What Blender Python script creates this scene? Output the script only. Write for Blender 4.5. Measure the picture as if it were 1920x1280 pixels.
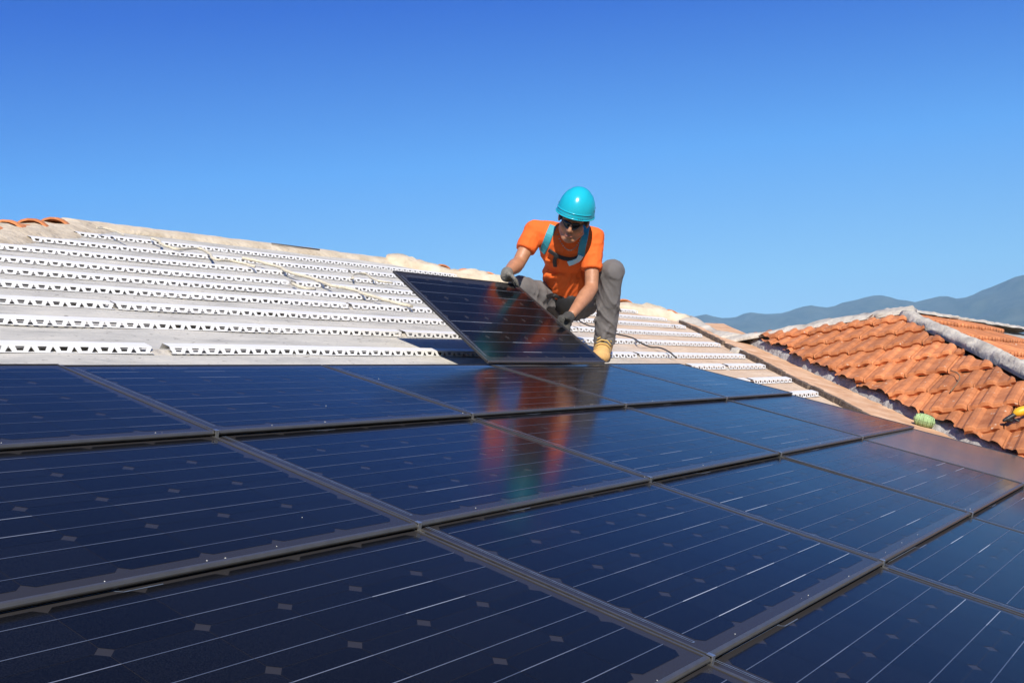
import bpy, bmesh, math, random
import numpy as np
from mathutils import Vector, Matrix, Euler
from mathutils.bvhtree import BVHTree
R_ = math.radians
for o in list(bpy.data.objects): bpy.data.objects.remove(o)
scene = bpy.context.scene
COL = scene.collection
rnd = random.Random(7)

# ------------------------------------------------------------------ camera
CAMZ = 8.0
F = 1916.0
aR = np.array([0.58239772, 0.01696716, 0.8127269])      # row direction (world x) in camera axes
aU = np.array([-0.8068427, 0.13392842, 0.57538512])     # horizontal up-slope direction (world y)
aZ = np.array([-0.09908457, -0.99084575, 0.09168943])   # world up
right = Vector((aR[0], aU[0], aZ[0])); down = Vector((aR[1], aU[1], aZ[1])); fwd = Vector((aR[2], aU[2], aZ[2]))
CAM = Vector((0, 0, CAMZ))
cd = bpy.data.cameras.new('camera'); cam = bpy.data.objects.new('camera', cd); COL.objects.link(cam)
m3 = Matrix((right, -down, -fwd)).transposed()
cam.matrix_world = Matrix.Translation(CAM) @ m3.to_4x4()
cd.sensor_width = 36.0; cd.lens = F / 1920 * 36.0
cd.clip_start = 0.05; cd.clip_end = 60000
scene.camera = cam

# ------------------------------------------------------------------ sky, sun, exposure
SUN_AZ, SUN_EL = 43.0, 35.0          # direction the light travels, seen from above, and height of the sun
tr = Vector((math.cos(R_(SUN_AZ)) * math.cos(R_(SUN_EL)), math.sin(R_(SUN_AZ)) * math.cos(R_(SUN_EL)), -math.sin(R_(SUN_EL))))
world = bpy.data.worlds.new('World'); scene.world = world; world.use_nodes = True
wn = world.node_tree.nodes; wl = world.node_tree.links
bg = wn['Background']
sky = wn.new('ShaderNodeTexSky'); sky.sky_type = 'NISHITA'; sky.sun_disc = False
sky.sun_elevation = R_(SUN_EL); sky.sun_rotation = math.atan2(-tr.x, -tr.y)
sky.altitude = 600; sky.air_density = 1.1; sky.dust_density = 0.1; sky.ozone_density = 6.0
# camera-like rendering of the clear sky: its brightness picks the colour, deep blue overhead to pale at the horizon and round the sun
lum = wn.new('ShaderNodeRGBToBW'); wl.new(sky.outputs[0], lum.inputs[0])
lsc = wn.new('ShaderNodeMath'); lsc.operation = 'MULTIPLY'; lsc.inputs[1].default_value = 0.15 / 3.0; wl.new(lum.outputs[0], lsc.inputs[0])
ramp = wn.new('ShaderNodeValToRGB'); wl.new(lsc.outputs[0], ramp.inputs[0])
stops = [(0.0, (0.007, 0.032, 0.15)), (0.20, (0.009, 0.054, 0.28)), (0.317, (0.012, 0.092, 0.475)), (0.488, (0.074, 0.275, 0.68)), (0.793, (0.195, 0.43, 0.68)), (1.2, (0.34, 0.50, 0.66)), (2.6, (0.70, 0.76, 0.80))]
el = ramp.color_ramp.elements; el[0].position = 0.0; el[0].color = (*stops[0][1], 1); el[1].position = stops[-1][0] / 3; el[1].color = (*stops[-1][1], 1)
for p_, c_ in stops[1:-1]:
    q_ = el.new(p_ / 3); q_.color = (*c_, 1)
scl = wn.new('ShaderNodeVectorMath'); scl.operation = 'SCALE'; scl.inputs['Scale'].default_value = 1 / 0.15
wl.new(ramp.outputs[0], scl.inputs[0]); wl.new(scl.outputs[0], bg.inputs['Color'])
bg.inputs['Strength'].default_value = 0.15
sd = bpy.data.lights.new('sun', 'SUN'); sd.energy = 5.0; sd.angle = R_(0.53); sd.color = (1.0, 0.93, 0.81)
so = bpy.data.objects.new('sun', sd); COL.objects.link(so); so.rotation_euler = tr.to_track_quat('-Z', 'Y').to_euler()
so.location = (-20, -20, 40)
vs = scene.view_settings
vs.view_transform = 'Standard'; vs.look = 'None'; vs.gamma = 1.0; vs.use_curve_mapping = False; vs.exposure = 0.5
scene.render.engine = 'CYCLES'
scene.cycles.volume_bounces = 0
scene.cycles.max_bounces = 8

# ------------------------------------------------------------------ pixel helpers (a pixel gives a direction, a surface the distance)
def ray(x, y):
    return right * ((x - 960) / F) + down * ((y - 640) / F) + fwd
PITCH = R_(21.2)
H0 = 0.667
NM = Vector((0, -math.sin(PITCH), math.cos(PITCH)))       # main roof normal
EU = Vector((0, math.cos(PITCH), math.sin(PITCH)))        # up the main roof
EX = Vector((1, 0, 0))
def M3(v, u, w=0.0):            # main-roof coordinates -> world
    return CAM + EX * v + EU * u + NM * (w - H0)
def PM(x, y, w=0.0):            # pixel -> main-roof coordinates (v, u)
    d = ray(x, y); t = -(H0 - w) / NM.dot(d); X = d * t
    return X.x, X.dot(EU)
def PW(x, y, w=0.0):
    v, u = PM(x, y, w); return M3(v, u, w)
def PD(x, y, z):                # pixel + depth in front of the camera
    return CAM + ray(x, y) * z
DECK = -0.075

# ------------------------------------------------------------------ object helpers
def tag(o, label=None, cat=None, group=None, kind=None):
    if label: o['label'] = label
    if cat: o['category'] = cat
    if group: o['group'] = group
    if kind: o['kind'] = kind
    return o
def empty(name, loc=(0, 0, 0)):
    o = bpy.data.objects.new(name, None); COL.objects.link(o); o.location = loc; o.empty_display_size = 0.1
    return o
def link_mesh(name, me, mats, parent=None, smooth=False, mw=None):
    o = bpy.data.objects.new(name, me); COL.objects.link(o)
    if mats is not None:
        for m in (mats if isinstance(mats, (list, tuple)) else [mats]):
            if len(me.materials) < len(mats if isinstance(mats, (list, tuple)) else [mats]): me.materials.append(m)
    if smooth:
        for p in me.polygons: p.use_smooth = True
    if parent is not None: attach(o, parent)
    if mw is not None: o.matrix_world = mw
    return o
def attach(o, parent):
    o.parent = parent
    o.matrix_parent_inverse = PW_INV.get(parent.name, Matrix.Identity(4))
PW_INV = {}
def reg(o, mw):                 # remember a parent's world matrix so that children keep world coordinates
    PW_INV[o.name] = mw.inverted()
def mesh(name, verts, faces, mats=None, parent=None, smooth=False, mi=None):
    me = bpy.data.meshes.new(name); me.from_pydata([tuple(v) for v in verts], [], faces); me.update()
    if mi:
        pass
    o = link_mesh(name, me, mats, parent, smooth)
    if mi:
        for p, k in zip(me.polygons, mi): p.material_index = k
    return o
class MB:
    def __init__(s): s.v = []; s.f = []; s.m = []
    def add(s, vs, fs, m=0):
        b = len(s.v); s.v += [tuple(v) for v in vs]; s.f += [tuple(i + b for i in f) for f in fs]; s.m += [m] * len(fs)
    def box(s, o, ax, ay, az, m=0):          # origin corner and three edge vectors
        o = Vector(o); ax = Vector(ax); ay = Vector(ay); az = Vector(az)
        vs = [o, o + ax, o + ax + ay, o + ay, o + az, o + ax + az, o + ax + ay + az, o + ay + az]
        s.add(vs, [(0, 3, 2, 1), (4, 5, 6, 7), (0, 1, 5, 4), (1, 2, 6, 5), (2, 3, 7, 6), (3, 0, 4, 7)], m)
    def tube(s, pts, r, n=8, m=0, cap=True):
        pts = [Vector(p) for p in pts]; rings = []
        rr = r if isinstance(r, (list, tuple)) else [r] * len(pts)
        up0 = Vector((0.13, 0.29, 1)).normalized()
        b = len(s.v)
        for i, p in enumerate(pts):
            t = (pts[min(i + 1, len(pts) - 1)] - pts[max(i - 1, 0)]).normalized()
            a = t.cross(up0)
            if a.length < 1e-3: a = t.cross(Vector((1, 0, 0)))
            a.normalize(); c = t.cross(a).normalized()
            for k in range(n):
                an = 2 * math.pi * k / n
                s.v.append(tuple(p + (a * math.cos(an) + c * math.sin(an)) * rr[i]))
        for i in range(len(pts) - 1):
            for k in range(n):
                k2 = (k + 1) % n
                s.f.append((b + i * n + k, b + i * n + k2, b + (i + 1) * n + k2, b + (i + 1) * n + k)); s.m.append(m)
        if cap:
            s.f.append(tuple(b + k for k in range(n))[::-1]); s.m.append(m)
            s.f.append(tuple(b + (len(pts) - 1) * n + k for k in range(n))); s.m.append(m)
    def build(s, name, mats, parent=None, smooth=False):
        me = bpy.data.meshes.new(name); me.from_pydata(s.v, [], s.f); me.update()
        o = link_mesh(name, me, mats, parent, smooth)
        for p, k in zip(me.polygons, s.m): p.material_index = k
        return o
def noise1(seed):
    r = random.Random(seed); tab = [r.uniform(-1, 1) for _ in range(512)]
    def f(x):
        i = math.floor(x); t = x - i; t = t * t * (3 - 2 * t)
        return tab[i % 512] * (1 - t) + tab[(i + 1) % 512] * t
    return f

# ------------------------------------------------------------------ materials
def nodes_of(name):
    m = bpy.data.materials.new(name); m.use_nodes = True
    nt = m.node_tree; return m, nt, nt.nodes['Principled BSDF']
def mat(name, col, rough=0.7, metal=0.0, var=0.0, scale=8.0, bump=0.0, bscale=None, col2=None, detail=6, spec=0.5, rvar=0.0, stretch=None):
    m, nt, b = nodes_of(name); N = nt.nodes; L = nt.links
    b.inputs['Base Color'].default_value = (*col, 1); b.inputs['Roughness'].default_value = rough; b.inputs['Metallic'].default_value = metal
    b.inputs['Specular IOR Level'].default_value = spec
    tc = N.new('ShaderNodeTexCoord'); src = tc.outputs['Object']
    if stretch:
        mp = N.new('ShaderNodeMapping'); mp.inputs['Scale'].default_value = stretch; L.new(src, mp.inputs['Vector']); src = mp.outputs[0]
    if var or col2:
        n = N.new('ShaderNodeTexNoise'); n.inputs['Scale'].default_value = scale; n.inputs['Detail'].default_value = detail; n.inputs['Roughness'].default_value = 0.62
        L.new(src, n.inputs['Vector'])
        rp = N.new('ShaderNodeValToRGB'); rp.color_ramp.elements[0].position = 0.32; rp.color_ramp.elements[1].position = 0.68
        c2 = col2 or tuple(min(1, c * (1 + var)) for c in col); c1 = col if col2 else tuple(c * (1 - var) for c in col)
        rp.color_ramp.elements[0].color = (*c1, 1); rp.color_ramp.elements[1].color = (*c2, 1)
        L.new(n.outputs['Fac'], rp.inputs[0]); L.new(rp.outputs[0], b.inputs['Base Color'])
        if rvar:
            mr = N.new('ShaderNodeMapRange'); mr.inputs[3].default_value = rough - rvar; mr.inputs[4].default_value = rough + rvar
            L.new(n.outputs['Fac'], mr.inputs[0]); L.new(mr.outputs[0], b.inputs['Roughness'])
    if bump:
        n2 = N.new('ShaderNodeTexNoise'); n2.inputs['Scale'].default_value = bscale or scale * 4; n2.inputs['Detail'].default_value = 8
        L.new(src, n2.inputs['Vector'])
        bp = N.new('ShaderNodeBump'); bp.inputs['Strength'].default_value = bump; bp.inputs['Distance'].default_value = 0.02
        L.new(n2.outputs['Fac'], bp.inputs['Height']); L.new(bp.outputs[0], b.inputs['Normal'])
    return m

def deck_material():
    m, nt, b = nodes_of('roof_screed'); N = nt.nodes; L = nt.links
    tc = N.new('ShaderNodeTexCoord')
    mp = N.new('ShaderNodeMapping'); mp.inputs['Scale'].default_value = (1.0, 3.5, 3.5); L.new(tc.outputs['Object'], mp.inputs['Vector'])
    n1 = N.new('ShaderNodeTexNoise'); n1.inputs['Scale'].default_value = 2.2; n1.inputs['Detail'].default_value = 9; n1.inputs['Roughness'].default_value = 0.7; L.new(mp.outputs[0], n1.inputs['Vector'])
    r1 = N.new('ShaderNodeValToRGB'); e = r1.color_ramp.elements
    e[0].position = 0.30; e[0].color = (0.32, 0.31, 0.285, 1); e[1].position = 0.66; e[1].color = (0.60, 0.565, 0.495, 1)
    x = r1.color_ramp.elements.new(0.48); x.color = (0.48, 0.46, 0.415, 1)
    L.new(n1.outputs['Fac'], r1.inputs[0])
    # sandy, pinkish screed towards the valley
    r2 = N.new('ShaderNodeValToRGB'); e = r2.color_ramp.elements
    e[0].position = 0.30; e[0].color = (0.50, 0.345, 0.23, 1); e[1].position = 0.68; e[1].color = (0.68, 0.53, 0.385, 1)
    L.new(n1.outputs['Fac'], r2.inputs[0])
    sx = N.new('ShaderNodeSeparateXYZ'); L.new(tc.outputs['Object'], sx.inputs[0])
    n2 = N.new('ShaderNodeTexNoise'); n2.inputs['Scale'].default_value = 1.3; n2.inputs['Detail'].default_value = 5; L.new(tc.outputs['Object'], n2.inputs['Vector'])
    sl = N.new('ShaderNodeMath'); sl.operation = 'MULTIPLY_ADD'; sl.inputs[1].default_value = -0.75; L.new(sx.outputs['Y'], sl.inputs[0]); L.new(sx.outputs['X'], sl.inputs[2])
    ad = N.new('ShaderNodeMath'); ad.operation = 'MULTIPLY_ADD'; ad.inputs[1].default_value = 1.6; L.new(n2.outputs['Fac'], ad.inputs[0]); L.new(sl.outputs[0], ad.inputs[2])
    mr = N.new('ShaderNodeMapRange'); mr.inputs[1].default_value = 3.5; mr.inputs[2].default_value = 4.9; L.new(ad.outputs[0], mr.inputs[0])
    mx = N.new('ShaderNodeMix'); mx.data_type = 'RGBA'; L.new(mr.outputs[0], mx.inputs[0]); L.new(r1.outputs[0], mx.inputs[6]); L.new(r2.outputs[0], mx.inputs[7])
    # dark crumbs
    n3 = N.new('ShaderNodeTexNoise'); n3.inputs['Scale'].default_value = 38; n3.inputs['Detail'].default_value = 3; L.new(tc.outputs['Object'], n3.inputs['Vector'])
    r3 = N.new('ShaderNodeValToRGB'); e = r3.color_ramp.elements; e[0].position = 0.27; e[0].color = (0.35, 0.33, 0.3, 1); e[1].position = 0.36; e[1].color = (1, 1, 1, 1)
    L.new(n3.outputs['Fac'], r3.inputs[0])
    mu = N.new('ShaderNodeMix'); mu.data_type = 'RGBA'; mu.blend_type = 'MULTIPLY'; mu.inputs[0].default_value = 1
    L.new(mx.outputs[2], mu.inputs[6]); L.new(r3.outputs[0], mu.inputs[7]); L.new(mu.outputs[2], b.inputs['Base Color'])
    b.inputs['Roughness'].default_value = 0.9
    bp = N.new('ShaderNodeBump'); bp.inputs['Strength'].default_value = 0.5; bp.inputs['Distance'].default_value = 0.02
    n4 = N.new('ShaderNodeTexNoise'); n4.inputs['Scale'].default_value = 14; n4.inputs['Detail'].default_value = 10; n4.inputs['Roughness'].default_value = 0.7; L.new(mp.outputs[0], n4.inputs['Vector'])
    L.new(n4.outputs['Fac'], bp.inputs['Height']); L.new(bp.outputs[0], b.inputs['Normal'])
    return m

def glass_over(name, col, rough=0.15, rnd_amt=0.0, grain=0.0, metal=0.0, tint=None):
    """a dark sheet under textured solar glass: one glossy dielectric surface"""
    m, nt, b = nodes_of(name); N = nt.nodes; L = nt.links
    b.inputs['IOR'].default_value = 1.22; b.inputs['Metallic'].default_value = metal
    tc = N.new('ShaderNodeTexCoord')
    base = None
    if grain:
        n = N.new('ShaderNodeTexNoise'); n.inputs['Scale'].default_value = 420; n.inputs['Detail'].default_value = 2
        L.new(tc.outputs['Object'], n.inputs['Vector'])
        rp = N.new('ShaderNodeValToRGB'); e = rp.color_ramp.elements
        e[0].position = 0.35; e[0].color = tuple(c * (1 - grain) for c in col) + (1,); e[1].position = 0.7; e[1].color = tuple(c * (1 + grain) for c in col) + (1,)
        L.new(n.outputs['Fac'], rp.inputs[0]); base = rp.outputs[0]
    if rnd_amt:
        oi = N.new('ShaderNodeObjectInfo')
        mr = N.new('ShaderNodeMapRange'); mr.inputs[3].default_value = 1 - rnd_amt; mr.inputs[4].default_value = 1 + rnd_amt
        L.new(oi.outputs['Random'], mr.inputs[0])
        mu = N.new('ShaderNodeMix'); mu.data_type = 'RGBA'; mu.blend_type = 'MULTIPLY'; mu.inputs[0].default_value = 1
        if base is not None: L.new(base, mu.inputs[6])
        else: mu.inputs[6].default_value = (*col, 1)
        L.new(mr.outputs[0], mu.inputs[7]); base = mu.outputs[2]
    if base is not None: L.new(base, b.inputs['Base Color'])
    else: b.inputs['Base Color'].default_value = (*col, 1)
    geo = N.new('ShaderNodeNewGeometry')
    n2 = N.new('ShaderNodeTexNoise'); n2.inputs['Scale'].default_value = 2.6; n2.inputs['Detail'].default_value = 7; L.new(geo.outputs['Position'], n2.inputs['Vector'])
    mr2 = N.new('ShaderNodeMapRange'); mr2.inputs[1].default_value = 0.3; mr2.inputs[2].default_value = 0.7; mr2.inputs[3].default_value = rough * 0.82; mr2.inputs[4].default_value = rough * 1.2
    L.new(n2.outputs['Fac'], mr2.inputs[0]); L.new(mr2.outputs[0], b.inputs['Roughness'])
    bp = N.new('ShaderNodeBump'); bp.inputs['Strength'].default_value = 0.05; bp.inputs['Distance'].default_value = 0.004
    n3 = N.new('ShaderNodeTexNoise'); n3.inputs['Scale'].default_value = 9; n3.inputs['Detail'].default_value = 2; L.new(geo.outputs['Position'], n3.inputs['Vector'])
    L.new(n3.outputs['Fac'], bp.inputs['Height']); L.new(bp.outputs[0], b.inputs['Normal'])
    return m

def busbar_material():
    """soldered ribbon under the glass: its glint is painted into the base colour, differing from cell to cell"""
    m, nt, b = nodes_of('busbar_ribbon'); N = nt.nodes; L = nt.links
    oi = N.new('ShaderNodeObjectInfo')
    rp = N.new('ShaderNodeValToRGB'); e = rp.color_ramp.elements
    e[0].position = 0.0; e[0].color = (0.075, 0.09, 0.125, 1); e[1].position = 1.0; e[1].color = (0.55, 0.58, 0.62, 1)  # paler stops paint a glint on some of the ribbons
    for p_, c_ in ((0.70, (0.12, 0.14, 0.18, 1)), (0.86, (0.19, 0.21, 0.26, 1)), (0.95, (0.34, 0.37, 0.42, 1))):
        x = rp.color_ramp.elements.new(p_); x.color = c_
    L.new(oi.outputs['Random'], rp.inputs[0]); L.new(rp.outputs[0], b.inputs['Base Color'])
    b.inputs['Roughness'].default_value = 0.3; b.inputs['Metallic'].default_value = 0.2
    return m

MT = {}
MT['deck'] = deck_material()
MT['cell'] = glass_over('solar_cell', (0.0065, 0.0068, 0.0085), 0.15, rnd_amt=0.18, grain=0.6)
MT['back'] = glass_over('backsheet_under_glass', (0.030, 0.028, 0.029), 0.15)
MT['blank'] = glass_over('blank_filler_glass', (0.085, 0.085, 0.09), 0.2)
MT['bus'] = busbar_material()
MT['ribbon'] = mat('string_ribbon', (0.16, 0.20, 0.27), 0.35, 0.3, var=0.4, scale=30)
MT['frame'] = mat('anodised_frame', (0.105, 0.10, 0.095), 0.36, 0.5, var=0.12, scale=25, rvar=0.06)
MT['frame_dark'] = mat('black_panel_edge', (0.022, 0.02, 0.018), 0.55, 0.0, var=0.5, scale=50, bump=0.15)
MT['clip'] = mat('steel_clip', (0.55, 0.54, 0.52), 0.35, 0.9, var=0.2, scale=80)
MT['speck'] = mat('grit', (0.62, 0.60, 0.56), 0.9)
MT['white_metal'] = mat('white_painted_metal', (0.74, 0.73, 0.71), 0.45, 0.0, var=0.06, scale=6, bump=0.03)
MT['mortar'] = mat('cream_mortar', (0.42, 0.34, 0.24), 0.95, var=0.0, scale=5, bump=0.9, bscale=22, col2=(0.64, 0.55, 0.42), detail=10)
MT['mortar_w'] = mat('white_mortar', (0.33, 0.30, 0.26), 0.95, scale=6, bump=0.9, bscale=18, col2=(0.60, 0.55, 0.47), detail=10)
MT['mortar_g'] = mat('grey_mortar', (0.27, 0.26, 0.25), 0.95, scale=7, bump=1.0, bscale=26, col2=(0.46, 0.44, 0.41), detail=10)
MT['valley'] = mat('valley_screed', (0.48, 0.25, 0.125), 0.92, scale=6.0, bump=0.7, bscale=20, col2=(0.70, 0.47, 0.30), detail=9, stretch=(1.0, 1.0, 1.0))
MT['wood'] = mat('weathered_board', (0.07, 0.05, 0.038), 0.85, scale=14, bump=0.5, bscale=60, col2=(0.20, 0.15, 0.11))
MT['wall'] = mat('house_render', (0.55, 0.47, 0.36), 0.9, var=0.1, scale=2, bump=0.3)
MT['ground'] = mat('dry_grass_ground', (0.10, 0.11, 0.045), 0.95, scale=0.05, col2=(0.20, 0.17, 0.09), detail=10)
MT['mountain'] = mat('wooded_mountain', (0.018, 0.028, 0.022), 0.95, scale=0.009, col2=(0.075, 0.08, 0.06), detail=14)

def tile_material():
    m, nt, b = nodes_of('terracotta'); N = nt.nodes; L = nt.links
    oi = N.new('ShaderNodeObjectInfo'); tc = N.new('ShaderNodeTexCoord')
    av = N.new('ShaderNodeVectorMath'); av.operation = 'ADD'; 
    cm = N.new('ShaderNodeCombineXYZ'); ml = N.new('ShaderNodeMath'); ml.operation = 'MULTIPLY'; ml.inputs[1].default_value = 37.0
    L.new(oi.outputs['Random'], ml.inputs[0]); L.new(ml.outputs[0], cm.inputs[0]); L.new(ml.outputs[0], cm.inputs[1])
    L.new(tc.outputs['Object'], av.inputs[0]); L.new(cm.outputs[0], av.inputs[1])
    n = N.new('ShaderNodeTexNoise'); n.inputs['Scale'].default_value = 9; n.inputs['Detail'].default_value = 9; n.inputs['Roughness'].default_value = 0.65; L.new(av.outputs[0], n.inputs['Vector'])
    rp = N.new('ShaderNodeValToRGB'); e = rp.color_ramp.elements
    e[0].position = 0.28; e[0].color = (0.38, 0.125, 0.045, 1); e[1].position = 0.7; e[1].color = (0.68, 0.265, 0.105, 1)
    L.new(n.outputs['Fac'], rp.inputs[0])
    hs = N.new('ShaderNodeHueSaturation'); L.new(rp.outputs[0], hs.inputs['Color'])
    mr = N.new('ShaderNodeMapRange'); mr.inputs[3].default_value = 0.72; mr.inputs[4].default_value = 1.15; L.new(oi.outputs['Random'], mr.inputs[0]); L.new(mr.outputs[0], hs.inputs['Value'])
    # lichen and lime spots
    n2 = N.new('ShaderNodeTexNoise'); n2.inputs['Scale'].default_value = 26; n2.inputs['Detail'].default_value = 4; L.new(av.outputs[0], n2.inputs['Vector'])
    r2 = N.new('ShaderNodeValToRGB'); e = r2.color_ramp.elements; e[0].position = 0.66; e[0].color = (0, 0, 0, 1); e[1].position = 0.74; e[1].color = (1, 1, 1, 1)
    L.new(n2.outputs['Fac'], r2.inputs[0])
    mx = N.new('ShaderNodeMix'); mx.data_type = 'RGBA'; L.new(r2.outputs[0], mx.inputs[0]); L.new(hs.outputs[0], mx.inputs[6]); mx.inputs[7].default_value = (0.62, 0.48, 0.36, 1)
    L.new(mx.outputs[2], b.inputs['Base Color']); b.inputs['Roughness'].default_value = 0.75; b.inputs['Specular IOR Level'].default_value = 0.35
    bp = N.new('ShaderNodeBump'); bp.inputs['Strength'].default_value = 0.35; bp.inputs['Distance'].default_value = 0.006
    n3 = N.new('ShaderNodeTexNoise'); n3.inputs['Scale'].default_value = 60; n3.inputs['Detail'].default_value = 6; L.new(av.outputs[0], n3.inputs['Vector'])
    L.new(n3.outputs['Fac'], bp.inputs['Height']); L.new(bp.outputs[0], b.inputs['Normal'])
    return m
MT['tile'] = tile_material()

# ------------------------------------------------------------------ ground and mountains
def disc(name, r, z, m, n=96):
    vs = [(0, 0, z)] + [(r * math.cos(2 * math.pi * k / n), r * math.sin(2 * math.pi * k / n), z) for k in range(n)]
    return mesh(name, vs, [(0, 1 + k, 1 + (k + 1) % n) for k in range(n)], m)
g = disc('ground', 7600, 0.0, MT['ground']); tag(g, kind='structure')

sil = [(900, 640), (1100, 625), (1290, 596), (1325, 591), (1350, 594), (1375, 596), (1400, 585), (1425, 589), (1450, 588), (1480, 581), (1520, 575), (1555, 579), (1580, 570), (1610, 561),
       (1640, 553), (1662, 556), (1690, 564), (1725, 566), (1745, 558), (1765, 555), (1785, 558), (1800, 560), (1825, 550), (1850, 537), (1885, 528), (1920, 517), (1990, 500), (2080, 505), (2200, 530), (2400, 500)]
def px_dir(x, y):
    d = ray(x, y); return math.atan2(d.y, d.x), d.z / math.hypot(d.x, d.y)
prof = sorted(px_dir(x, y) for x, y in sil)
def skyline(a):
    if a <= prof[0][0] or a >= prof[-1][0]: return None
    for (a0, e0), (a1, e1) in zip(prof, prof[1:]):
        if a0 <= a <= a1:
            t = (a - a0) / (a1 - a0); return e0 + (e1 - e0) * t
nzA, nzB, nzC = noise1(3), noise1(5), noise1(9)
def range_mesh(name, dist, depth, elev, seed, a0=-math.pi, a1=math.pi, n=720, rows=14):
    f1, f2 = noise1(seed), noise1(seed + 1); vs = []; fs = []
    for i in range(n + 1):
        a = a0 + (a1 - a0) * i / n
        e = elev(a)
        for j in range(rows + 1):
            t = j / rows
            d = dist - depth * (1 - t) + f1(a * 40 + j * 1.7) * depth * 0.04
            hgt = e * dist * (t ** 1.25) * (1 + 0.10 * f2(a * 90 + j * 2.3) * (1 - t) * 2) if j < rows else e * dist
            if j == 0: hgt = -20
            vs.append((d * math.cos(a), d * math.sin(a), hgt + CAMZ if j else -20))
    for i in range(n):
        for j in range(rows):
            b = i * (rows + 1) + j
            fs.append((b, b + 1, b + rows + 2, b + rows + 1))
    o = mesh(name, vs, fs, MT['mountain'], smooth=True); tag(o, kind='structure'); return o
ea, eb = prof[0], prof[-1]
def elev_far(a):
    s = skyline(a)
    base = 0.075 + 0.022 * nzA(a * 7) + 0.012 * nzB(a * 19)
    if s is None:
        da = min(abs(a - ea[0]), abs(a - eb[0])); e_ = ea[1] if abs(a - ea[0]) < abs(a - eb[0]) else eb[1]
        w = max(0.0, 1 - da / 0.35); s = e_ * w + base * (1 - w)
    return s + 0.0007 * nzC(a * 300)
range_mesh('mountain_range', 7200, 3300, elev_far, 21, n=900)
a_f0 = px_dir(1690, 600)[0]
def elev_near(a):
    s = skyline(a) or 0.06
    x = (a_f0 - a)          # grows to the right of the picture
    return max(0.012, min(0.055 + 0.006 * nzA(a * 16), 0.050 + 0.10 * x * 0.25)) + 0.0009 * nzB(a * 160)
o = range_mesh('foothills', 4300, 1500, elev_near, 45, n=900, rows=8)
# ------------------------------------------------------------------ the house: main roof
house = empty('house', (3, 2, 0))
tag(house, 'house whose low pitched roof carries the solar panels, battens and red tiles', 'house')
reg(house, Matrix.Translation((3, 2, 0)))
def hchild(o): attach(o, house); return o

apexL = PM(130, 419, DECK); ridgeR = PM(735, 494, DECK)
U_R = (apexL[1] + ridgeR[1]) / 2
apexL = (apexL[0], U_R); ridgeR = (ridgeR[0], U_R)
hipB = PM(1288, 604, DECK)
val0 = PM(1292, 614, DECK); val1 = PM(1560, 752, DECK)                 # board line
vs_ = (val1[1] - val0[1]) / (val1[0] - val0[0])
tb0 = PM(1398, 630, DECK); tb1 = PM(1900, 858, DECK)                    # foot of the tiled roof
ts_ = (tb1[1] - tb0[1]) / (tb1[0] - tb0[0])
def board_v(u): return val0[0] + (u - val0[1]) / vs_
def foot_v(u): return tb0[0] + (u - tb0[1]) / ts_
UB = -1.6
hl_dir = 0.86
def hipL_v(u): return apexL[0] - (U_R - u) / hl_dir
# the deck: a grid sheet with slight unevenness, cut to the roof outline
nd = noise1(77); nd2 = noise1(78)
def deck_pt(v, u): return M3(v, u, DECK + 0.004 * nd(v * 2.1 + 11 * nd2(u * 0.7)) * (1 if u > 2.7 else 0.3))
mb = MB(); NU = 90; NV = 60
grid = []
for i in range(NU + 1):
    u = UB + (U_R - UB) * i / NU
    vl = max(hipL_v(u), -4.5)
    vr = foot_v(u) + 0.06
    if u > hipB[1]:
        t = (u - hipB[1]) / (U_R - hipB[1]); vr = min(vr, hipB[0] + (ridgeR[0] - hipB[0]) * t)
    row = []
    for j in range(NV + 1):
        v = vl + (vr - vl) * j / NV
        row.append(deck_pt(v, u))
    grid.append(row)
vs = [p for r in grid for p in r]; fs = []
for i in range(NU):
    for j in range(NV):
        a = i * (NV + 1) + j; fs.append((a, a + 1, a + NV + 2, a + NV + 1))
deck = mesh('roof_deck', vs, fs, MT['deck'], smooth=True); hchild(deck)
# back slopes and walls so that the house is closed
def P3(v, u, w=DECK): return M3(v, u, w)
A = P3(*apexL); B = P3(*ridgeR); C = P3(*hipB)
mb = MB()
back_y = B.y + (B.z - 5.6) / math.tan(R_(21))
eL = P3(hipL_v(UB), UB)
mb.add([A, B, Vector((B.x + 1.2, back_y, 5.6)), Vector((A.x - 4, back_y, 5.6))], [(0, 1, 2, 3)])
mb.add([B, C, Vector((C.x + 1.0, C.y + 1.5, C.z - 0.6)), Vector((B.x + 1.2, back_y, 5.6))], [(0, 1, 2, 3)])
mb.add([A, Vector((A.x - 4, back_y, 5.6)), Vector((A.x - 7.5, A.y - 6.2, 5.6))], [(0, 1, 2)])
o = mb.build('back_slope', MT['tile']); hchild(o)
mb = MB()
mb.box((-4.2, -1.0, 0), (17.5, 0, 0), (0, back_y + 0.8, 0), (0, 0, 5.55)); o = mb.build('wall', MT['wall']); hchild(o)

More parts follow.
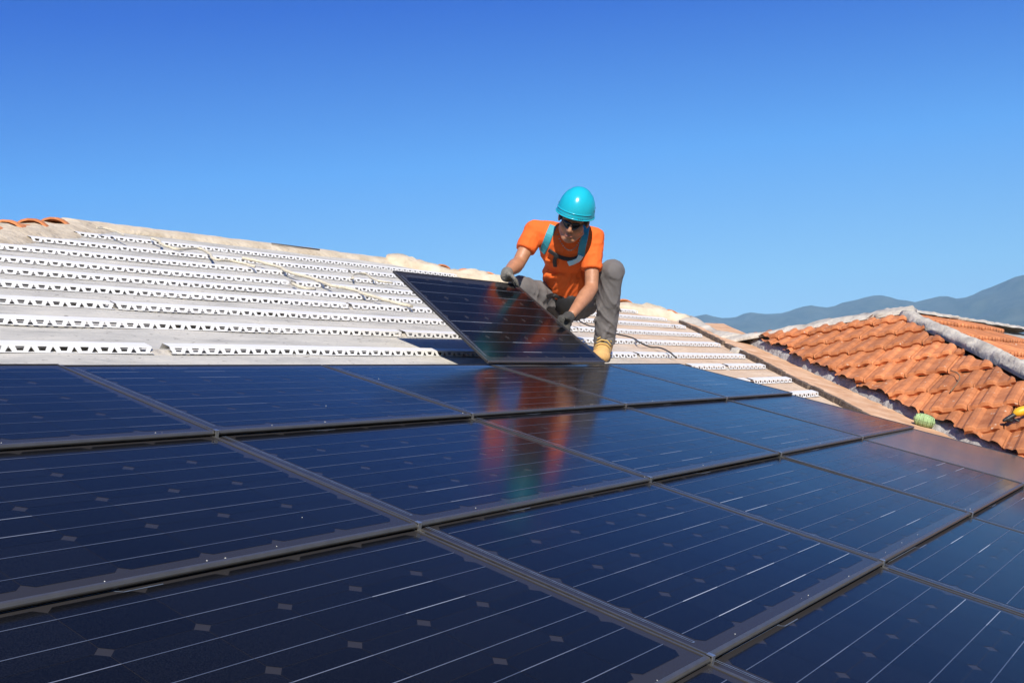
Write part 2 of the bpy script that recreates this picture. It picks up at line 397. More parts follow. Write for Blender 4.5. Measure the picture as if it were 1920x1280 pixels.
# perforated battens -------------------------------------------------
PER = 0.074
def batten_mesh(nper):
    mb = MB(); hh = 0.018; T = PER
    # local: x along, y up-slope, z normal ; front web at y=0 leaning back slightly
    def W(x, z): return (x, 0.008 * z / hh, z)
    Ltot = nper * T
    for k in range(nper):
        x0 = k * T
        mb.add([W(x0 + .17 * T, 0), W(x0 + .40 * T, 0), W(x0 + .29 * T, hh), W(x0, hh)], [(0, 1, 2, 3)])
        mb.add([W(x0 + .60 * T, 0), W(x0 + .83 * T, 0), W(x0 + T, hh), W(x0 + .71 * T, hh)], [(0, 1, 2, 3)])
        mb.add([W(x0 + .40 * T, 0), W(x0 + .60 * T, 0), W(x0 + .63 * T, hh * .30), W(x0 + .37 * T, hh * .30)], [(0, 1, 2, 3)])
    z1 = hh + 0.005
    mb.add([W(0, hh), W(Ltot, hh), W(Ltot, z1), W(0, z1)], [(0, 1, 2, 3)])
    y1 = 0.0105; y2 = 0.055
    mb.add([(0, y1, z1), (Ltot, y1, z1), (Ltot, y2, z1 + .002), (0, y2, z1 + .002)], [(0, 1, 2, 3)])     # top flange
    mb.add([(0, y2, z1 + .002), (Ltot, y2, z1 + .002), (Ltot, y2 + .012, 0), (0, y2 + .012, 0)], [(0, 1, 2, 3)])   # back web
    mb.add([(0, -.012, 0.0015), (Ltot, -.012, 0.0015), (Ltot, 0, 0.0015), (0, 0, 0.0015)], [(0, 1, 2, 3)])          # foot flange
    me = bpy.data.meshes.new('batten'); me.from_pydata(mb.v, [], mb.f); me.update(); me.materials.append(MT['white_metal'])
    return me
BM = {}
def roof_frame(v, u, w, yaw=0.0):
    m = Matrix((EX, EU, NM)).transposed().to_4x4(); m.translation = M3(v, u, w)
    return m @ Matrix.Rotation(yaw, 4, 'Z')
def batten(v, u, nper, yaw=0.0):
    if nper < 3: return
    if nper not in BM: BM[nper] = batten_mesh(nper)
    o = bpy.data.objects.new('batten', BM[nper]); COL.objects.link(o)
    attach(o, house); o.matrix_basis = roof_frame(v, u, DECK + 0.003, yaw)
    return o
k9 = (H0 + 0.055) / H0
batt_u = [3.085, 3.47, 3.82, 4.17, 4.50, 4.84, 5.25, 5.69, 6.17]
LUMPS = []
for i, u9 in enumerate(batt_u):
    u = u9 * k9 - 0.28
    vl = max(hipL_v(u) + 0.42, 0.5)
    vr = board_v(u) - 0.07
    if u > hipB[1]: vr = min(vr, hipB[0] + (ridgeR[0] - hipB[0]) * (u - hipB[1]) / (U_R - hipB[1]) - 0.22)
    v = vl; k = 0
    lens = [54, 47, 61, 50, 57, 44]
    first = [9, 47, 22, 40, 55, 31, 44, 36, 17][i]
    if i == 0:      # the gap seen near the left of the lowest batten
        first = int((PM(281, 649, DECK)[0] - v) / PER)
    while v < vr - 0.2:
        n = first if k == 0 else lens[(k + i) % 6]
        n = min(n, int((vr - v) / PER))
        batten(v, u, n, rnd.uniform(-0.003, 0.003)); 
        v += n * PER
        gap = 0.012 + 0.05 * rnd.random() if (i + k) % 2 else 0.012
        if i == 0 and k == 0: gap = 0.075
        if gap > 0.03: LUMPS.append((v + gap / 2, u))
        v += gap; k += 1
for u9, v0p in ((2.80, (1330, 690)), (2.465, (1425, 714)), (2.17, (1510, 740))):
    u = u9 * k9 - 0.28; v1 = board_v(u) - 0.06; v0 = PM(v0p[0], v0p[1], DECK)[0]
    v0 = max(5.60, v1 - 1.3)
    n = int((v1 - v0) / PER)
    if n > 12:
        batten(v1 - 9 * PER, u, 9); batten(v1 - 9 * PER - 0.05 - (n - 10) * PER, u, n - 10); LUMPS.append((v1 - 9 * PER - 0.02, u))
    else: batten(v1 - n * PER, u, n)

# lumpy mortar --------------------------------------------------------
def lump_strip(name, path, width, height, m, parent, seed=1, nrm=None, side=None, n=9, step=0.05, rough=0.25, flat=0.0):
    """rounded uneven mortar bed swept along a path; width/height may be functions of t"""
    r = random.Random(seed); fa = [noise1(seed * 13 + k) for k in range(n + 1)]
    pts = [Vector(p) for p in path]
    seg = [(b - a).length for a, b in zip(pts, pts[1:])]; tot = sum(seg); N_ = max(3, int(tot / step))
    vs = []; fs = []
    for i in range(N_ + 1):
        d = tot * i / N_; k = 0
        while k < len(seg) - 1 and d > seg[k]: d -= seg[k]; k += 1
        p = pts[k].lerp(pts[k + 1], min(1, d / seg[k])); t = (pts[k + 1] - pts[k]).normalized()
        up = Vector(nrm) if nrm is not None else Vector((0, 0, 1))
        sd_ = t.cross(up).normalized(); up = sd_.cross(t).normalized()
        tt = i / N_
        w = width(tt) if callable(width) else width; h = height(tt) if callable(height) else height
        for j in range(n + 1):
            an = math.pi * j / n
            q = 1 + rough * fa[j](i * step * 6.0) + rough * 0.6 * fa[(j + 3) % (n + 1)](i * step * 17.0)
            cx_ = math.cos(an); sx_ = math.sin(an) ** (0.7 if flat else 1)
            vs.append(p + sd_ * (cx_ * w * 0.5 * (1 + rough * 0.5 * fa[j](i * step * 4 + 50))) + up * (sx_ * h * q - 0.01))
    for i in range(N_):
        for j in range(n):
            a = i * (n + 1) + j; fs.append((a, a + n + 1, a + n + 2, a + 1))
    fs.append(tuple(range(n + 1))); fs.append(tuple(N_ * (n + 1) + j for j in range(n + 1))[::-1])
    o = mesh(name, vs, fs, m, smooth=True)
    if parent is not None: attach(o, parent)
    return o
for i, (v, u) in enumerate(LUMPS):
    p = M3(v, u + 0.02, DECK); q = M3(v + 0.07, u + 0.03, DECK)
    lump_strip('mortar_dab', [M3(v - 0.05, u + 0.015, DECK), M3(v + 0.0, u + 0.02, DECK), M3(v + 0.05, u + 0.025, DECK)], 0.07, 0.018, MT['mortar_w'], house, 200 + i, NM, n=6, step=0.015, rough=0.4)
# ridge, hips
lump_strip('ridge_mortar', [M3(apexL[0] - .05, U_R + .02, DECK), M3((apexL[0] + ridgeR[0]) / 2, U_R + .03, DECK), M3(ridgeR[0], U_R + .02, DECK)], 0.34, 0.052, MT['mortar'], house, 31, NM, rough=0.10)
lump_strip('hip_mortar', [M3(apexL[0] + 0.05, U_R, DECK - .02), M3(hipL_v(U_R - 1.5) + .12, U_R - 1.5, DECK - .02), M3(hipL_v(U_R - 4.0) + .12, U_R - 4.0, DECK - .02)], 0.55, 0.065, MT['mortar'], house, 32, NM, rough=0.2)
hr = [M3(ridgeR[0] + (hipB[0] - ridgeR[0]) * t, U_R + (hipB[1] - U_R) * t, DECK) for t in (0, .33, .66, 1.0)]
lump_strip('hip_mortar', hr, 0.30, lambda t: 0.085 + 0.02 * math.sin(t * 23), MT['mortar'], house, 33, NM, rough=0.3)
# barrel tiles bedded on the hips
def barrel_tile(p, q, r0, r1, seed, parent=house, name='hip_tile', th=0.014, arc=math.pi * 0.95, nrm=Vector((0, 0, 1))):
    p = Vector(p); q = Vector(q); t = (q - p).normalized(); sd_ = t.cross(nrm).normalized(); up = sd_.cross(t).normalized()
    vs = []; fs = []; n = 10; L_ = (q - p).length
    prof_ = [(0, r0 * 1.12), (0.05, r0 * 1.12), (0.055, r0), (L_, r1)]
    for x, r in prof_:
        for s in (0, 1):
            for j in range(n + 1):
                an = math.pi / 2 + arc * (j / n - 0.5)
                vs.append(p + t * x + (sd_ * math.cos(an) + up * math.sin(an)) * (r - s * th))
    m = n + 1; st = 2 * m
    for i in range(len(prof_) - 1):
        for j in range(n):
            a = i * st + j
            fs.append((a, a + 1, a + st + 1, a + st)); b = a + m; fs.append((b, b + st, b + st + 1, b + 1))
        fs.append((i * st, i * st + st, i * st + st + m, i * st + m)); e = i * st + n; fs.append((e, e + m, e + st + m, e + st))
    for j in range(n):
        a = j; fs.append((a, a + m, a + m + 1, a + 1)); a = (len(prof_) - 1) * st + j; fs.append((a, a + 1, a + m + 1, a + m))
    o = mesh(name, vs, fs, MT['tile'], smooth=False); attach(o, parent); return o
hd = Vector(M3(hipL_v(U_R - 1), U_R - 1, DECK) - M3(apexL[0], U_R, DECK)).normalized()
p0 = M3(apexL[0] - 0.02, U_R + 0.02, DECK + 0.005)
for k in range(8):
    a = p0 + hd * (0.40 * (k + 1)); b = p0 + hd * (0.40 * k - 0.03)
    barrel_tile(a + Vector((0, 0, -.082)), b + Vector((0, 0, -.100)), 0.125, 0.11, k)
# wavy ends of the far slope's tiles along the right hip
hdv = (hr[3] - hr[0]); Lh = hdv.length; hdn = hdv.normalized()
for k in range(int(Lh / 0.24)):
    t = (k + 0.5) * 0.24 / Lh
    if 0.04 < t < 0.97:
        c = hr[0] + hdv * t + Vector((0.02, 0.06, -0.015))
        out = Vector((0.75, 0.66, -0.1)).normalized()
        jj = rnd.uniform(-0.015, 0.012)
        barrel_tile(c - out * 0.05 + Vector((0, 0, jj + .012)), c + out * 0.34 + Vector((0, 0, jj - .06)), 0.11, 0.11, k, name='verge_tile', arc=math.pi * 0.62)
# ------------------------------------------------------------------ valley strip and board
mb = MB(); n = 60; vsx = []; fsx = []
ua, ub_ = UB, hipB[1] - 0.02
for i in range(n + 1):
    u = ua + (ub_ - ua) * i / n
    for j in range(9):
        t = j / 8; v = (board_v(u) + 0.02) * (1 - t) + (foot_v(u) + 0.05) * t
        dip = -0.0 + 0.010 + 0.004 * nd(v * 3 + u * 5) - 0.012 * math.sin(math.pi * t)
        vsx.append(M3(v, u, DECK + 0.012 + dip * 0.6))
for i in range(n):
    for j in range(8):
        a_ = i * 9 + j; fsx.append((a_, a_ + 1, a_ + 10, a_ + 9))
o = mesh('valley_gutter', vsx, fsx, MT['valley'], smooth=True); hchild(o)
nb = 9; fz = noise1(90)
us = [hipB[1] - 0.08 - (hipB[1] - 0.1 - 1.5) * i / nb for i in range(nb + 1)]
for i in range(nb):
    u0, u1 = us[i], us[i + 1] + 0.015
    if i in (3,): u0 -= 0.06
    a = M3(board_v(u0), u0, DECK); b = M3(board_v(u1), u1, DECK); t = (b - a).normalized(); sdv = t.cross(NM).normalized()
    hgt = 0.020 + 0.006 * fz(i * 1.7); wd = 0.035 + 0.008 * fz(i * 2.9 + 7)
    mb = MB(); m_ = 6
    for q in range(m_):
        s0 = a.lerp(b, q / m_); s1 = a.lerp(b, (q + 1) / m_)
        j0 = sdv * (0.005 * fz(i * 9 + q)); hh_ = hgt + 0.003 * fz(i * 7 + q * 1.3)
        mb.box(s0 - sdv * wd * .5 + j0, s1 - s0, sdv * wd, NM * (hh_ + 0.012))
    o = mb.build('edge_board', MT['wood']); hchild(o)
lump_strip('mortar_dab', [M3(board_v(3.30) - .03, 3.30, DECK), M3(board_v(3.22) + .02, 3.22, DECK)], 0.12, 0.045, MT['mortar_w'], house, 71, NM, n=7, step=0.02)

# ------------------------------------------------------------------ tiled roof beside the valley
PT = R_(18.2)
bT = PW(1700, 770, -0.03)
ET = Vector((math.cos(PT), 0, math.sin(PT))); NT = Vector((-math.sin(PT), 0, math.cos(PT))); EY = Vector((0, 1, 0))
def PTt(x, y, w=0.0):          # pixel -> (s up the tiled roof, y)
    d = ray(x, y); o_ = bT + NT * w
    t = NT.dot(o_ - CAM) / NT.dot(d); X = CAM + d * t - bT
    return X.dot(ET), X.y
def T3(s, y, w=0.0): return bT + ET * s + EY * y + NT * w
e0 = PTt(1403, 622, 0.03); e1 = PTt(1905, 852, 0.03)
es = (e1[1] - e0[1]) / (e1[0] - e0[0])            # dy/ds of the valley edge
def edge_y(s): return e0[1] + (s - e0[0]) * es
apexT = PTt(1694, 590, 0.03); hipT = PTt(1918, 700, 0.03)
hsl = (hipT[1] - apexT[1]) / (hipT[0] - apexT[0])
def hip_y(s): return apexT[1] + (s - apexT[0]) * hsl
S_R = (apexT[0] + e0[0]) / 2 + 0.03
tiled = mesh('tiled_roof', [T3(-3.2, edge_y(-3.2) - .02, -.05), T3(S_R, edge_y(S_R) - .02, -.05), T3(S_R, hip_y(S_R), -.05), T3(-3.2, hip_y(-3.2), -.05)], [(0, 3, 2, 1)], MT['mortar_g'])
hchild(tiled); 
TW, TG, TL = 0.272, 0.385, 0.44
def tile_profile(x):            # x in 0..1 across the tile
    p = (x * 2) % 1.0
    # pan, rise, flat roll, steep fall
    if p < 0.42: z = 0.0 + 0.10 * p / 0.42
    elif p < 0.58: z = 0.10 + 0.80 * (p - 0.42) / 0.16
    elif p < 0.86: z = 0.90 + 0.10 * math.sin((p - 0.58) / 0.28 * math.pi)
    else: z = 0.90 * (1 - (p - 0.86) / 0.14)
    return z
XS = [0, .03, .10, .21, .25, .29, .36, .43, .465, .50, .53, .60, .71, .75, .79, .86, .93, .965, 1.0]
def tile_bm():
    bm = bmesh.new(); rows = []
    AMP = 0.017; TH = 0.018; LIFT = 0.040
    # rows front to back: (y, z offset, amp factor)
    spec = [(0.006, -0.040, 0.9), (-0.006, -0.022, 1.0), (0.0, -0.005, 1.0), (0.014, 0.0, 1.0), (TL * .5, 0, 1.0), (TL, 0, 1.0)]
    for y, dz, am in spec:
        row = []
        for x in XS:
            z = tile_profile(x) * AMP * am
            lift = LIFT * (1 - y / TL)
            if dz < -0.01: z = z * 0.9 + dz
            else: z += dz
            if x in (.03,): z -= 0.007
            row.append(bm.verts.new((x * TW * 0.985 - TW / 2, y, z + lift)))
        rows.append(row)
    for a, b in zip(rows, rows[1:]):
        for i in range(len(XS) - 1): bm.faces.new((a[i], a[i + 1], b[i + 1], b[i]))
    # side skirts for thickness
    for col_ in (0, -1):
        bot = [bm.verts.new((r[col_].co.x, r[col_].co.y, r[col_].co.z - TH)) for r in rows[2:]]
        for i in range(len(bot) - 1):
            q = (rows[2 + i][col_], rows[3 + i][col_], bot[i + 1], bot[i])
            bm.faces.new(q if col_ == 0 else q[::-1])
    return bm
tile_base = bpy.data.meshes.new('roof_tile'); _b = tile_bm(); bmesh.ops.recalc_face_normals(_b, faces=_b.faces); _b.to_mesh(tile_base); _b.free(); tile_base.materials.append(MT['tile'])
def place_tiles(parent, frame, rows, cuts, rndm, flip=1):
    """frame(s, y) -> world matrix; rows: list of (s, [y positions]); cuts: list of (point, outward normal) in world"""
    cnt = 0
    for s, ys in rows:
        for y in ys:
            mw = frame(s + rndm.uniform(-.008, .008), y + rndm.uniform(-.003, .003)) @ Matrix.Rotation(rndm.uniform(-.012, .012), 4, 'Z') @ Matrix.Rotation(rndm.uniform(-.012, .012), 4, 'X')
            corners = [mw @ Vector((sx * TW / 2, yy, 0.02)) for sx in (-1, 1) for yy in (0, TL)]
            skip = False; need = []
            for cp, cn in cuts:
                d = [(c - cp).dot(cn) for c in corners]
                if min(d) > -0.03: skip = True; break
                if max(d) > 0: need.append((cp, cn))
            if skip: continue
            if need:
                bm = bmesh.new(); bm.from_mesh(tile_base); inv = mw.inverted()
                for cp, cn in need:
                    j = rndm.uniform(-0.018, 0.018)
                    ctr = mw @ Vector((0, TL / 2, 0)); pc = ctr - cn * (ctr - cp).dot(cn) + cn * j
                    bmesh.ops.bisect_plane(bm, geom=bm.verts[:] + bm.edges[:] + bm.faces[:], plane_co=inv @ pc, plane_no=(inv.to_3x3() @ cn) + Vector((rndm.uniform(-.12, .12), rndm.uniform(-.12, .12), 0)), clear_outer=True)
                if len(bm.faces) < 3: bm.free(); continue
                me = bpy.data.meshes.new('roof_tile'); bm.to_mesh(me); bm.free()
                if not me.materials: me.materials.append(MT['tile'])
            else: me = tile_base
            o = bpy.data.objects.new('roof_tile', me); COL.objects.link(o); attach(o, parent); o.matrix_basis = mw; cnt += 1
    return cnt
reg(tiled, Matrix.Identity(4)); 
tiled.matrix_parent_inverse = PW_INV['house']
def frameT(s, y):
    # tile x axis runs along -y so that the tile faces down the slope seen from the valley
    m = Matrix((-EY, ET, NT)).transposed().to_4x4(); m.translation = T3(s, y, 0.0); return m
c4 = PTt(1700, 674, 0.025)[0]          # a course line read from the photograph
rows = []
k0 = -8
rt = random.Random(5)
for k in range(-9, 12):
    s = c4 + k * TG
    if s < -1.75 or s > S_R - 0.08: continue
    yl = edge_y(s) + 0.4; yh = hip_y(s + TG) - 0.5
    off = rt.uniform(0, TW) * 0.15 + (0.0 if k % 2 else 0.02)
    ys = []; y = yl + off
    n0 = math.floor((edge_y(s) + 0.6) / TW)
    y = n0 * TW + off
    while y > min(hip_y(s), hip_y(s + TG)) - 0.3:
        ys.append(y); y -= TW
    rows.append((s, ys))
eN = (T3(e1[0], e1[1]) - T3(e0[0], e0[1])).normalized().cross(NT).normalized()
if eN.y < 0: eN = -eN
hN = (T3(*hipT) - T3(*apexT)).normalized().cross(NT).normalized()
if hN.y > 0: hN = -hN
cutsT = [(T3(*e0), eN), (T3(apexT[0], apexT[1]) - hN * 0.05, hN), (T3(S_R + 0.03, 0), ET)]
nt_ = place_tiles(tiled, frameT, rows, cutsT, rt)
# mortar face under the cut edge, standing on the valley strip
fa_, fb_, fc_ = noise1(301), noise1(302), noise1(303)
vsx = []; fsx = []; n = 150; SS0, SS1 = -2.6, e0[0] + 0.12
for i in range(n + 1):
    s = SS0 + (SS1 - SS0) * i / n
    top = T3(s, edge_y(s)) - eN * (0.030 + 0.012 * fa_(i * .9)) + NT * (-0.006 + 0.010 * fb_(i * 1.1))
    # foot on the main roof plane
    wtop = (top - CAM).dot(NM) + H0
    foot = top - NM * (wtop - DECK - 0.012) + eN * (0.045 + 0.015 * fc_(i * .5))
    mid = top.lerp(foot, .5) + eN * (0.012 + 0.012 * fa_(i * 1.7 + 40))
    back = top - eN * 0.12 - NT * 0.03
    toe = foot + eN * (0.03 + 0.03 * max(0, fb_(i * .35 + 9))) - NM * 0.012
    vsx += [back, top, mid, foot, toe]
for i in range(n):
    for j in range(4):
        a_ = i * 5 + j; fsx.append((a_, a_ + 1, a_ + 6, a_ + 5))
o = mesh('valley_mortar', vsx, fsx, MT['mortar_g'], smooth=True); attach(o, tiled)
# mortar ridge and hip
rp0 = T3(S_R, edge_y(S_R) + 0.25, -0.03); rp1 = T3(S_R, (edge_y(S_R) + apexT[1]) / 2, 0.0); rp2 = T3(S_R + .02, apexT[1] - .05, 0.0)
o = lump_strip('ridge_mortar', [rp0, rp1, rp2], 0.24, 0.055, MT['mortar_w'], tiled, 41, None, rough=0.3)
hp = [T3(apexT[0] + .03, apexT[1] + .05, -.01), T3(*[(a + b) / 2 for a, b in zip(apexT, hipT)], -.005), T3(*hipT, -.005), T3(hipT[0] - 1.3, hip_y(hipT[0] - 1.3), -.005)]
hp = [p - hN * -0.06 for p in hp]
o = lump_strip('hip_mortar', hp, 0.13, 0.062, MT['mortar_w'], tiled, 43, None, rough=0.25, flat=1)
# saddle of mortar joining main hip and tiled ridge
sp0 = M3(hipB[0] - .02, hipB[1] + .03, DECK - 0.01); 
sp1 = PW(1345, 612, DECK + 0.02); 
o = lump_strip('saddle_mortar', [sp0, sp0.lerp(rp0, .5) + Vector((0, 0, -.035)), rp0 + Vector((0, -.05, 0))], 0.36, 0.075, MT['mortar_w'], house, 44, None, rough=0.25)

# end slope beyond the hip
apx = T3(*apexT); hpe = T3(*hipT); hdir = (hpe - apx)
NE = hdir.cross(EX).normalized()
if NE.z < 0: NE = -NE
EE = NE.cross(EX).normalized()
if EE.z < 0: EE = -EE                      # up that slope
def PEt(x, y):
    d = ray(x, y); t = NE.dot(apx - CAM) / NE.dot(d); X = CAM + d * t - apx; return X.x, X.dot(EE)
def E3(x, s, w=0.0): return apx + EX * x + EE * s + NE * w
r0 = PEt(1745, 590); r1 = PEt(1915, 620)
SE = (r0[1] + r1[1]) / 2
far = mesh('end_roof', [E3(0.45, SE, -.05), E3(0.12, 0, -.05), E3(hdir.x * 2.2 + .12, hdir.dot(EE) * 2.2, -.05), E3(7, hdir.dot(EE) * 2.2, -.05), E3(7, SE, -.05)], [(0, 1, 2, 3, 4)], MT['mortar_g'])
attach(far, house); reg(far, Matrix.Identity(4))
def frameE(s, x):
    m = Matrix((EX, EE, NE)).transposed().to_4x4(); m.translation = E3(x, s, 0.0); return m
rowsE = []
s = SE - TG - 0.02
while s > hdir.dot(EE) * 1.5:
    xs = []; x = hdir.x * (s / hdir.dot(EE)) - 0.3
    off = rt.uniform(0, .03)
    x = math.floor(x / TW) * TW + off
    while x < min(5.2, hdir.x * (s / hdir.dot(EE)) + 3.6): xs.append(x); x += TW
    rowsE.append((s, xs)); s -= TG
hN2 = hdir.normalized().cross(NE).normalized()
if hN2.x > 0: hN2 = -hN2
cutsE = [(apx - hN2 * 0.05, hN2), (E3(0, SE - .02), EE)]
ne_ = place_tiles(far, frameE, rowsE, cutsE, rt)
o = lump_strip('ridge_mortar', [E3(.05, SE * .4, -.02), E3(.5, SE, -.03), E3(1.6, SE, -.03), E3(6.9, SE, -.03)], 0.34, 0.06, MT['mortar_w'], far, 47, None, rough=0.25)
mb = MB(); mb.add([E3(0, SE, -.06), E3(7, SE, -.06), E3(7, SE, -.06) + Vector((0, 2.5, -1.2)), E3(0, SE, -.06) + Vector((0, 2.5, -1.2))], [(0, 1, 2, 3)])
mb.add([T3(S_R, edge_y(S_R) + .3, -.06), T3(S_R, apexT[1], -.06), T3(S_R, apexT[1], -.06) + Vector((3, 2.4, -1.0)), T3(S_R, edge_y(S_R) + .3, -.06) + Vector((3, 0, -1.0))], [(0, 1, 2, 3)])
o = mb.build('back_slope', MT['tile']); hchild(o)

# ------------------------------------------------------------------ solar panels
PWD, PHT, PTH = 1.018, 0.705, 0.009
CELL = 0.1575
def cell_mesh():
    mb = MB(); c = 0.1567 / 2; k = 0.0145; z = 0.0004
    pts = [(-c + k, -c), (c - k, -c), (c, -c + k), (c, c - k), (c - k, c), (-c + k, c), (-c, c - k), (-c, -c + k)]
    # slightly bowed corners like a pseudo-square wafer
    pp = []
    for i, (x, y) in enumerate(pts): pp.append((x, y, z))
    mb.add(pp, [tuple(range(8))], 0)
    me = bpy.data.meshes.new('solar_cell'); me.from_pydata(mb.v, [], mb.f); me.materials.append(MT['cell']); return me
def bus_mesh():
    mb = MB(); c = CELL / 2 + 0.0003
    for y in (-0.0385, 0.0385): mb.add([(-c, y - .0010, .0008), (c, y - .0010, .0008), (c, y + .0010, .0008), (-c, y + .0010, .0008)], [(0, 1, 2, 3)], 0)
    me = bpy.data.meshes.new('busbar'); me.from_pydata(mb.v, [], mb.f); me.materials.append(MT['bus']); return me
CM, BSM = cell_mesh(), bus_mesh()
def laminate_mesh(w, m):
    me = bpy.data.meshes.new('laminate'); me.from_pydata([(0, 0, 0), (w, 0, 0), (w, PHT, 0), (0, PHT, 0)], [], [(0, 1, 2, 3)]); me.materials.append(m); return me
def frame_mesh(w):
    """slim edge all round: rounded lower lip, side lips and a dark body underneath"""
    mb = MB()
    mb.box((0, 0, -PTH), (w, 0, 0), (0, PHT, 0), (0, 0, PTH - .0006), 1)                 # body under the glass
    lip = 0.006
    # lower lip, rounded
    prof_ = [(-.003, -PTH), (-.0055, -PTH * .6), (-.0055, -.003), (-.0035, .0008), (0, .0016), (lip, .0014), (lip, .0)]
    vs = [(x, y, z) for x in (0.0, w) for y, z in prof_]; m = len(prof_)
    mb.add(vs, [(i, m + i, m + i + 1, i + 1) for i in range(m - 1)] + [tuple(range(m)), tuple(range(m, 2 * m))[::-1]], 0)
    for x0 in (0.0, w - .005):
        mb.box((x0, 0.0002, -.0004), (.005, 0, 0), (0, PHT, 0), (0, 0, .0022), 0)
    mb.box((0, PHT, -PTH), (w, 0, 0), (0, .006, 0), (0, 0, PTH + .002), 1)
    me = bpy.data.meshes.new('frame'); me.from_pydata(mb.v, [], mb.f); me.update()
    me.materials.append(MT['frame']); me.materials.append(MT['frame_dark'])
    for p, k in zip(me.polygons, mb.m): p.material_index = k
    return me
def ribbon_mesh():
    mb = MB(); y0, y1 = 0.045, PHT - 0.03
    for x, w in ((0.0235, .0016), (0.0300, .0022)):
        mb.add([(x, y0, .0006), (x + w, y0, .0006), (x + w, y1, .0006), (x, y1, .0006)], [(0, 1, 2, 3)])
    mb.add([(0.0235, y0 - .003, .0006), (0.0322, y0 - .003, .0006), (0.0322, y0, .0006), (0.0235, y0, .0006)], [(0, 1, 2, 3)])
    # J-shaped connector in the head band
    z = .0006; yb = PHT - .030
    mb.add([(0.06, yb, z), (0.33, yb, z), (0.33, yb + .0018, z), (0.06, yb + .0018, z)], [(0, 1, 2, 3)])
    mb.add([(0.33, yb - .012, z), (0.40, yb - .012, z), (0.40, yb - .0095, z), (0.33, yb - .0095, z)], [(0, 1, 2, 3)])
    mb.add([(0.330, yb - .012, z), (0.333, yb - .012, z), (0.316, yb + .0018, z), (0.312, yb + .0018, z)], [(0, 1, 2, 3)])
    me = bpy.data.meshes.new('string_ribbon'); me.from_pydata(mb.v, [], mb.f); me.materials.append(MT['ribbon']); return me
def clip_mesh():
    mb = MB()
    mb.box((-.005, -.010, -.013), (.010, 0, 0), (0, .0025, 0), (0, 0, .0155))
    mb.box((-.005, -.010, .0026), (.010, 0, 0), (0, .013, 0), (0, 0, .0018))
    mb.box((-.003, -.022, -.0155), (.006, 0, 0), (0, .014, 0), (0, 0, .0022))
    me = bpy.data.meshes.new('clip'); me.from_pydata(mb.v, [], mb.f); me.materials.append(MT['clip']); return me
LM = {}; FM = {}; RM = ribbon_mesh(); KM = clip_mesh()
def put(name, me, parent, loc=(0, 0, 0)):
    o = bpy.data.objects.new(name, me); COL.objects.link(o); o.parent = parent; o.location = loc; return o
def panel(mw, w=PWD, ncol=6, label='', group=None, blank=False, clip=True):
    root = empty('solar_panel'); root.matrix_world = mw
    tag(root, label, 'solar panel', group)
    w = round(w, 3)
    key = (w, blank)
    if key not in LM: LM[key] = laminate_mesh(w, MT['blank'] if blank else MT['back'])
    if w not in FM: FM[w] = frame_mesh(w)
    put('frame', FM[w], root); lam = put('laminate', LM[key], root)
    if clip: put('clip', KM, root, (-0.001, 0, 0))
    if not blank:
        x0 = (w - ncol * CELL) / 2 + 0.006; y0 = 0.033
        for i in range(ncol):
            for j in range(4):
                c = put('solar_cell', CM, lam, (x0 + (i + .5) * CELL, y0 + (j + .5) * CELL, 0))
                put('busbar', BSM, lam, (x0 + (i + .5) * CELL, y0 + (j + .5) * CELL, 0))
        put('string_ribbon', RM, lam)
    return root
seams = [-1.445, -0.425, 0.598, 1.620, 2.643, 3.664, 4.664]
rowsU = {k: u - 0.2587 for k, u in (('A', 2.211), ('B', 1.538), ('C', 0.862), ('D', 0.186))}
TILT = math.atan2(0.0135, PHT)
def panel_frame(v, u, extra=0.0, yaw=0.0):
    return roof_frame(v, u, 0.0) @ Matrix.Rotation(-TILT + extra, 4, 'X') @ Matrix.Rotation(yaw, 4, 'Z')
ORD = {'A': 'top', 'B': 'second', 'C': 'third', 'D': 'lowest'}
def project(P):
    d = Vector(P) - CAM; z = d.dot(fwd)
    return 960 + F * d.dot(right) / z, 640 + F * d.dot(down) / z, z
GRP = 'solar panels laid in overlapping rows'
rp_ = random.Random(11)
names = {0.598: 'at the left picture edge', 1.620: 'second from the left edge', 2.643: 'in the middle of its row', 3.664: 'right of the middle one', 4.664: 'at the right end'}
LAB = {
 ('A', 2): 'solar panel in the top row, cut off by the left picture edge',
 ('A', 3): 'deep blue solar panel in the top row, second from the left picture edge',
 ('A', 4): 'solar panel in the top row with the strongest red reflections',
 ('A', 5): 'solar panel in the top row with the dark trouser reflection, beside the right end one',
 ('A', 6): 'bright sky blue narrow solar panel at the right end of the top row',
 ('B', 1): 'sliver of solar panel at the left picture edge, second row',
 ('B', 2): 'dark navy solar panel in the second row, cut off by the left picture edge',
 ('B', 3): 'navy solar panel in the second row with the long red and turquoise reflection',
 ('B', 4): 'solar panel in the second row, directly right of the turquoise reflection',
 ('B', 5): 'blue solar panel in the second row, left neighbour of the brown reflecting one',
 ('B', 6): 'narrow solar panel reflecting brown roof tiles at the right end of the second row',
 ('C', 1): 'very dark solar panel in the bottom left picture corner, third row',
 ('C', 2): 'very dark solar panel filling the bottom left, third row, left of the long seam',
 ('C', 3): 'large dark navy solar panel at the bottom centre, third row',
 ('C', 4): 'navy solar panel in the third row, left of the brownish reflecting one',
 ('C', 5): 'brownish tile-reflecting solar panel in the third row beside the plain filler panel',
 ('C', 6): 'plain grey filler panel without cell lines beside the valley, third row',
 ('D', 2): 'solar panel showing only a corner at the bottom edge, lowest row',
 ('D', 3): 'large navy solar panel in the bottom right picture corner, lowest row',
 ('D', 4): 'navy solar panel cut by the right picture edge, lowest row',
 ('D', 5): 'small visible piece of solar panel at the right picture edge, lowest row',
}
